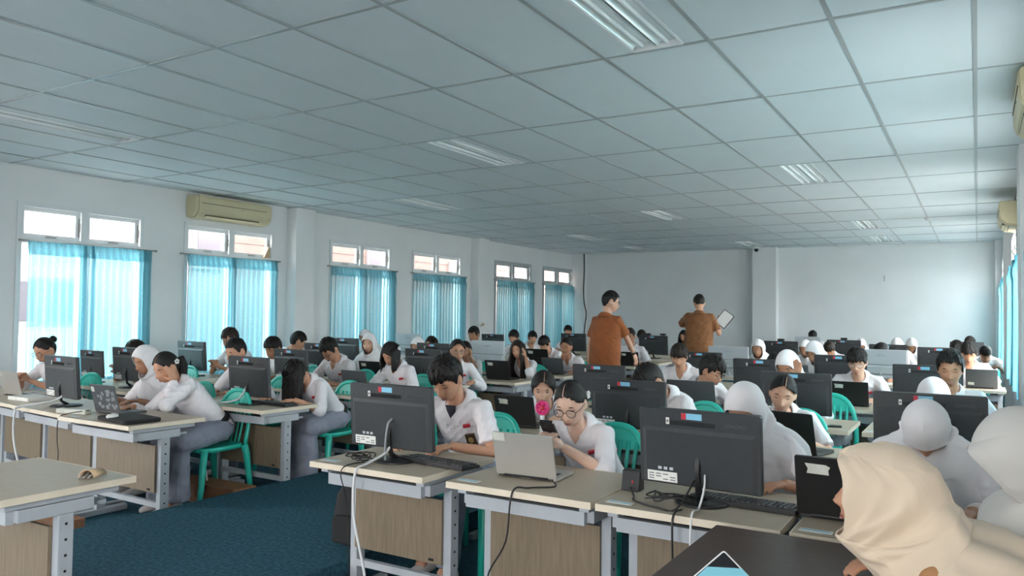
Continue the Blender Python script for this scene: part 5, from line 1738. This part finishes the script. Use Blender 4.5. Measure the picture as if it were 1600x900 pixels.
D = DH
cable('white_cable', 'white cable hanging from the nearest monitor to the floor', [(-2.49, 3.0, D + .16), (-2.50, 2.98, D + .06), (-2.52, 2.85, D + .012), (-2.53, 2.78, D - .02), (-2.52, 2.765, .50), (-2.44, 2.755, .25), (-2.40, 2.75, .012)], .0065, M['cable_w'])
cable('grey_cable', 'grey power lead on the back of the nearest monitor', [(-2.48, 2.985, D + .215), (-2.49, 2.965, D + .19), (-2.50, 2.96, D + .10), (-2.51, 2.97, D + .01)], .006, M['silver_dk'])
cable('black_cable', 'thin black cable down the panel of the aisle-side front desk', [(-2.58, 2.90, D + .008), (-2.60, 2.76, D - .01), (-2.60, 2.80, .55), (-2.58, 2.80, .3), (-2.58, 2.82, .012)], .003, M['cable_b'])
cable('black_cable', 'black charger cable zigzagging down from the silver laptop', [(-1.585, 3.0, D + .012), (-1.55, 2.94, D + .006), (-1.63, 2.86, D + .006), (-1.66, 2.775, D + .0), (-1.68, 2.76, .52), (-1.76, 2.75, .36), (-1.70, 2.75, .24), (-1.80, 2.75, .02)], .004, M['cable_b'])
cable('white_cable', 'white cable beside the neck of the front-row monitor with vents', [(-.915, 2.99, D + .12), (-.905, 2.95, D + .08), (-.91, 2.90, D + .012), (-.905, 2.79, D - .01), (-.90, 2.775, .40), (-.88, 2.77, .012)], .0042, M['cable_w'])
cable('black_cable', 'black cable loop left of the front-row monitor with vents', [(-1.25, 3.05, D + .02), (-1.20, 2.97, D + .006), (-1.17, 2.90, D + .006), (-1.05, 2.84, D + .006), (-.98, 2.85, D + .01), (-.95, 2.97, D + .1)], .004, M['cable_b'])
cable('black_cable', 'black cable hanging under the desk of the vented monitor', [(-.96, 2.85, D + .01), (-.97, 2.775, D - .01), (-.97, 2.77, .5), (-1.02, 2.765, .46), (-1.07, 2.765, .43), (-1.0, 2.765, .42)], .004, M['cable_b'])
cable('white_cable', 'pale thick cable drooping from the left front-row monitor', [(-5.92, 3.31, D + .13), (-5.98, 3.25, D + .05), (-6.10, 3.06, D + .01), (-6.09, 3.02, D - .03), (-6.07, 3.01, .5), (-5.93, 3.0, .25), (-5.8, 3.0, .02)], .008, M['cable_w'])
cable('white_cable', 'pale cable drooping from the second-row monitor by the long-haired girl', [(-4.99, 4.20, D + .14), (-5.03, 4.15, D + .04), (-5.16, 4.02, D + .01), (-5.22, 3.985, D - .03), (-5.22, 3.98, .4), (-5.15, 3.97, .2), (-5.1, 3.96, .02)], .007, M['cable_w'])
cable('black_cable', 'thin black cable under the front left desks', [(-5.36, 3.15, D + .03), (-5.45, 3.05, D + .01), (-5.47, 3.0, D - .02), (-5.48, 3.0, .56), (-5.46, 3.0, .45), (-5.48, 3.0, .3)], .003, M['cable_b'])
rr = random.Random(5)
for (cx, cy, lab) in ((-2.62, 2.93, 'tangled black cables at the foot of the nearest monitor'), (-1.62, 4.25, 'coiled black cables at the foot of the monitor behind the girl in glasses'), (-1.05, 2.95, 'bundle of black cables at the stand of the vented monitor')):
    mb = MB()
    for k in range(5):
        pts = [(cx + rr.uniform(-.05, .05) + .065 * math.cos(t + k), cy + .04 * math.sin(t + k), D + .008 + rr.uniform(0, .035)) for t in np.linspace(0, 5.5, 5)]
        P_ = [Vector(p) for p in pts]; sm_ = []
        for i_ in range(len(P_) - 1):
            p0, p1, p2, p3 = P_[max(i_ - 1, 0)], P_[i_], P_[i_ + 1], P_[min(i_ + 2, len(P_) - 1)]
            for q_ in range(7):
                t = q_ / 7
                sm_.append(.5 * ((2 * p1) + (p2 - p0) * t + (2 * p0 - 5 * p1 + 4 * p2 - p3) * t * t + (3 * p1 - p0 - 3 * p2 + p3) * t ** 3))
        mb.tube(sm_, .0035, 5)
    o = part('cable_tangle', mb, M['cable_b'], None, True); tag(o, lab, 'cables')

# bag, wooden duct boxes on the floor
bp = thing('backpack', 'black backpack on the walkway beside the front desk by the aisle', 'backpack', (-3.0, 3.35, .155), .2)
R = []
for (z, a, b) in ((0, .10, .07), (.02, .135, .10), (.15, .145, .11), (.28, .13, .09), (.34, .09, .06), (.36, .03, .02)):
    R.append([(a * math.copysign(abs(math.cos(t)) ** .6, math.cos(t)), b * math.copysign(abs(math.sin(t)) ** .6, math.sin(t)), z) for t in np.linspace(0, 2 * math.pi, 24, endpoint=False)])
mb = MB(); mb.rings(R); part('sack', mb, M['bag'], bp, True)
mb = MB(); mb.rbox(-.10, .10, -.145, -.10, .03, .18, .02, 3, 1); part('pocket', mb, M['bag'], bp, bevel=.012)
mb = MB(); mb.tube([(-.03, .0, .355), (-.02, 0, .39), (.02, 0, .39), (.03, 0, .355)], .008, 6); part('handle', mb, M['bag'], bp, True)
BOX = [(-5.1, 2.72, .55, .22, 'brown board duct box on the floor under the front left desk'), (-5.05, 3.95, .75, .2, 'brown board duct box on the floor below the first left chair'),
       (-4.85, 5.0, .4, .18, 'brown board duct box on the floor behind the second left chair'), (-2.70, 2.66, .2, .16, 'brown board box at the near corner of the walkway')]
for k, (x, y, w, d, lab) in enumerate(BOX):
    r = thing('duct_box', lab, 'box', (x, y, 0), 0)
    mb = MB(); mb.box(-w / 2, w / 2, -d / 2, -d / 2 + .015, 0, .13); mb.box(-w / 2, w / 2, d / 2 - .015, d / 2, 0, .13); mb.box(w / 2 - .015, w / 2, -d / 2 + .015, d / 2 - .015, 0, .13); mb.box(-w / 2, -w / 2 + .015, -d / 2 + .015, d / 2 - .015, 0, .13)
    part('side', mb, M['wood_box'], r)
    mb = MB(); mb.box(-w / 2 + .02, w / 2 - .005, -d / 2 - .004, d / 2 + .004, .13, .145); part('lid', mb, M['wood_box'], r)

# wall fittings
cc = thing('security_camera', 'small dark dome camera under the ceiling at the back pillar', 'camera', (-4.22, 17.55, HC))
mb = MB(); mb.tube([(0, 0, 0), (0, 0, -.04)], [.06, .055], 16); part('base', mb, M['white'], cc, True)
mb = MB(); mb.ell((0, 0, -.06), (.05, .05, .05)); part('dome', mb, M['phone'], cc, True)
sm = thing('ceiling_sensor', 'small pale sensor on the ceiling above the right block', 'sensor', (-.65, 13.5, HC))
mb = MB(); mb.tube([(0, 0, 0), (0, 0, -.03), (0, 0, -.05)], [.05, .045, .02], 14); part('body', mb, M['white'], sm, True)
hk = tag(part('wall_hook', (lambda m: (m.box(-.006, .006, -.015, 0, -.06, .06), m)[1])(MB()), M['metal'], None), 'small dark hook on the bare back wall', 'hook'); hk.location = (-1.68, YB, 2.32)
cable('wall_cable', 'dark cable running down the back left corner', [(XL + .36, 17.80, 3.03), (XL + .37, 17.79, 2.6), (XL + .355, 17.79, 2.1), (XL + .38, 17.78, 1.8), (XL + .44, 17.78, 1.5), (XL + .40, 17.79, 1.2), (XL + .36, 17.79, .6), (XL + .36, 17.79, .05)], .016, M['cable_b'])
fl = thing('wall_bracket', 'small pinkish bracket on the pillar between fourth and fifth windows', 'bracket', (XL + .2, 13.3, 1.22))
mb = MB(); mb.tube([(0, 0, 0), (.06, -.03, .04), (.10, -.06, .03)], [.012, .014, .02], 8); part('arm', mb, M['peel'], fl, True)
mb = MB(); mb.ell((.10, -.07, .04), (.03, .03, .03)); part('knob', mb, M['peel'], fl, True)
w2 = tag(part('window_block', (lambda m: (m.rings([[(x, a, 0), (x, b, 0), (x, b, .16), (x, b - .03, .16)] for (x, a, b) in ((0, -.07, .04), (.03, -.07, .04))]), m)[1])(MB()), M['peel'], None), 'beige wedge in the lower right corner of the second window', 'wedge'); w2.location = (XL - .03, 7.87, 2.25)
for k, (x, y) in enumerate(((-2.22, 12.35), (-1.98, 13.7), (-5.0, 12.85), (-4.72, 12.85))):
    o = thing('webcam', ['black webcam clipped on the monitor right of the pillar', 'dark webcam on the far monitor between right block heads', 'left black webcam on the monitor between the men', 'right black webcam on the monitor between the men'][k], 'webcam', (x if k > 1 else [-2.62, -1.90][k], y + .12 if k > 1 else [12.47, 13.82][k], DH + .365 * [1.04, 1.06, 1.11, 1.11][k] + .001))
    mb = MB(); mb.rbox(-.05, .05, -.03, .03, 0, .035, .012, 3, 2); part('body', mb, M['aio_dk'], o, bevel=.006)
    mb = MB(); mb.box(-.012, .012, .015, .03, -.03, .003); part('clip', mb, M['aio_dk'], o)
tmp = [o for o in col.objects if o.get('label') == 'x']
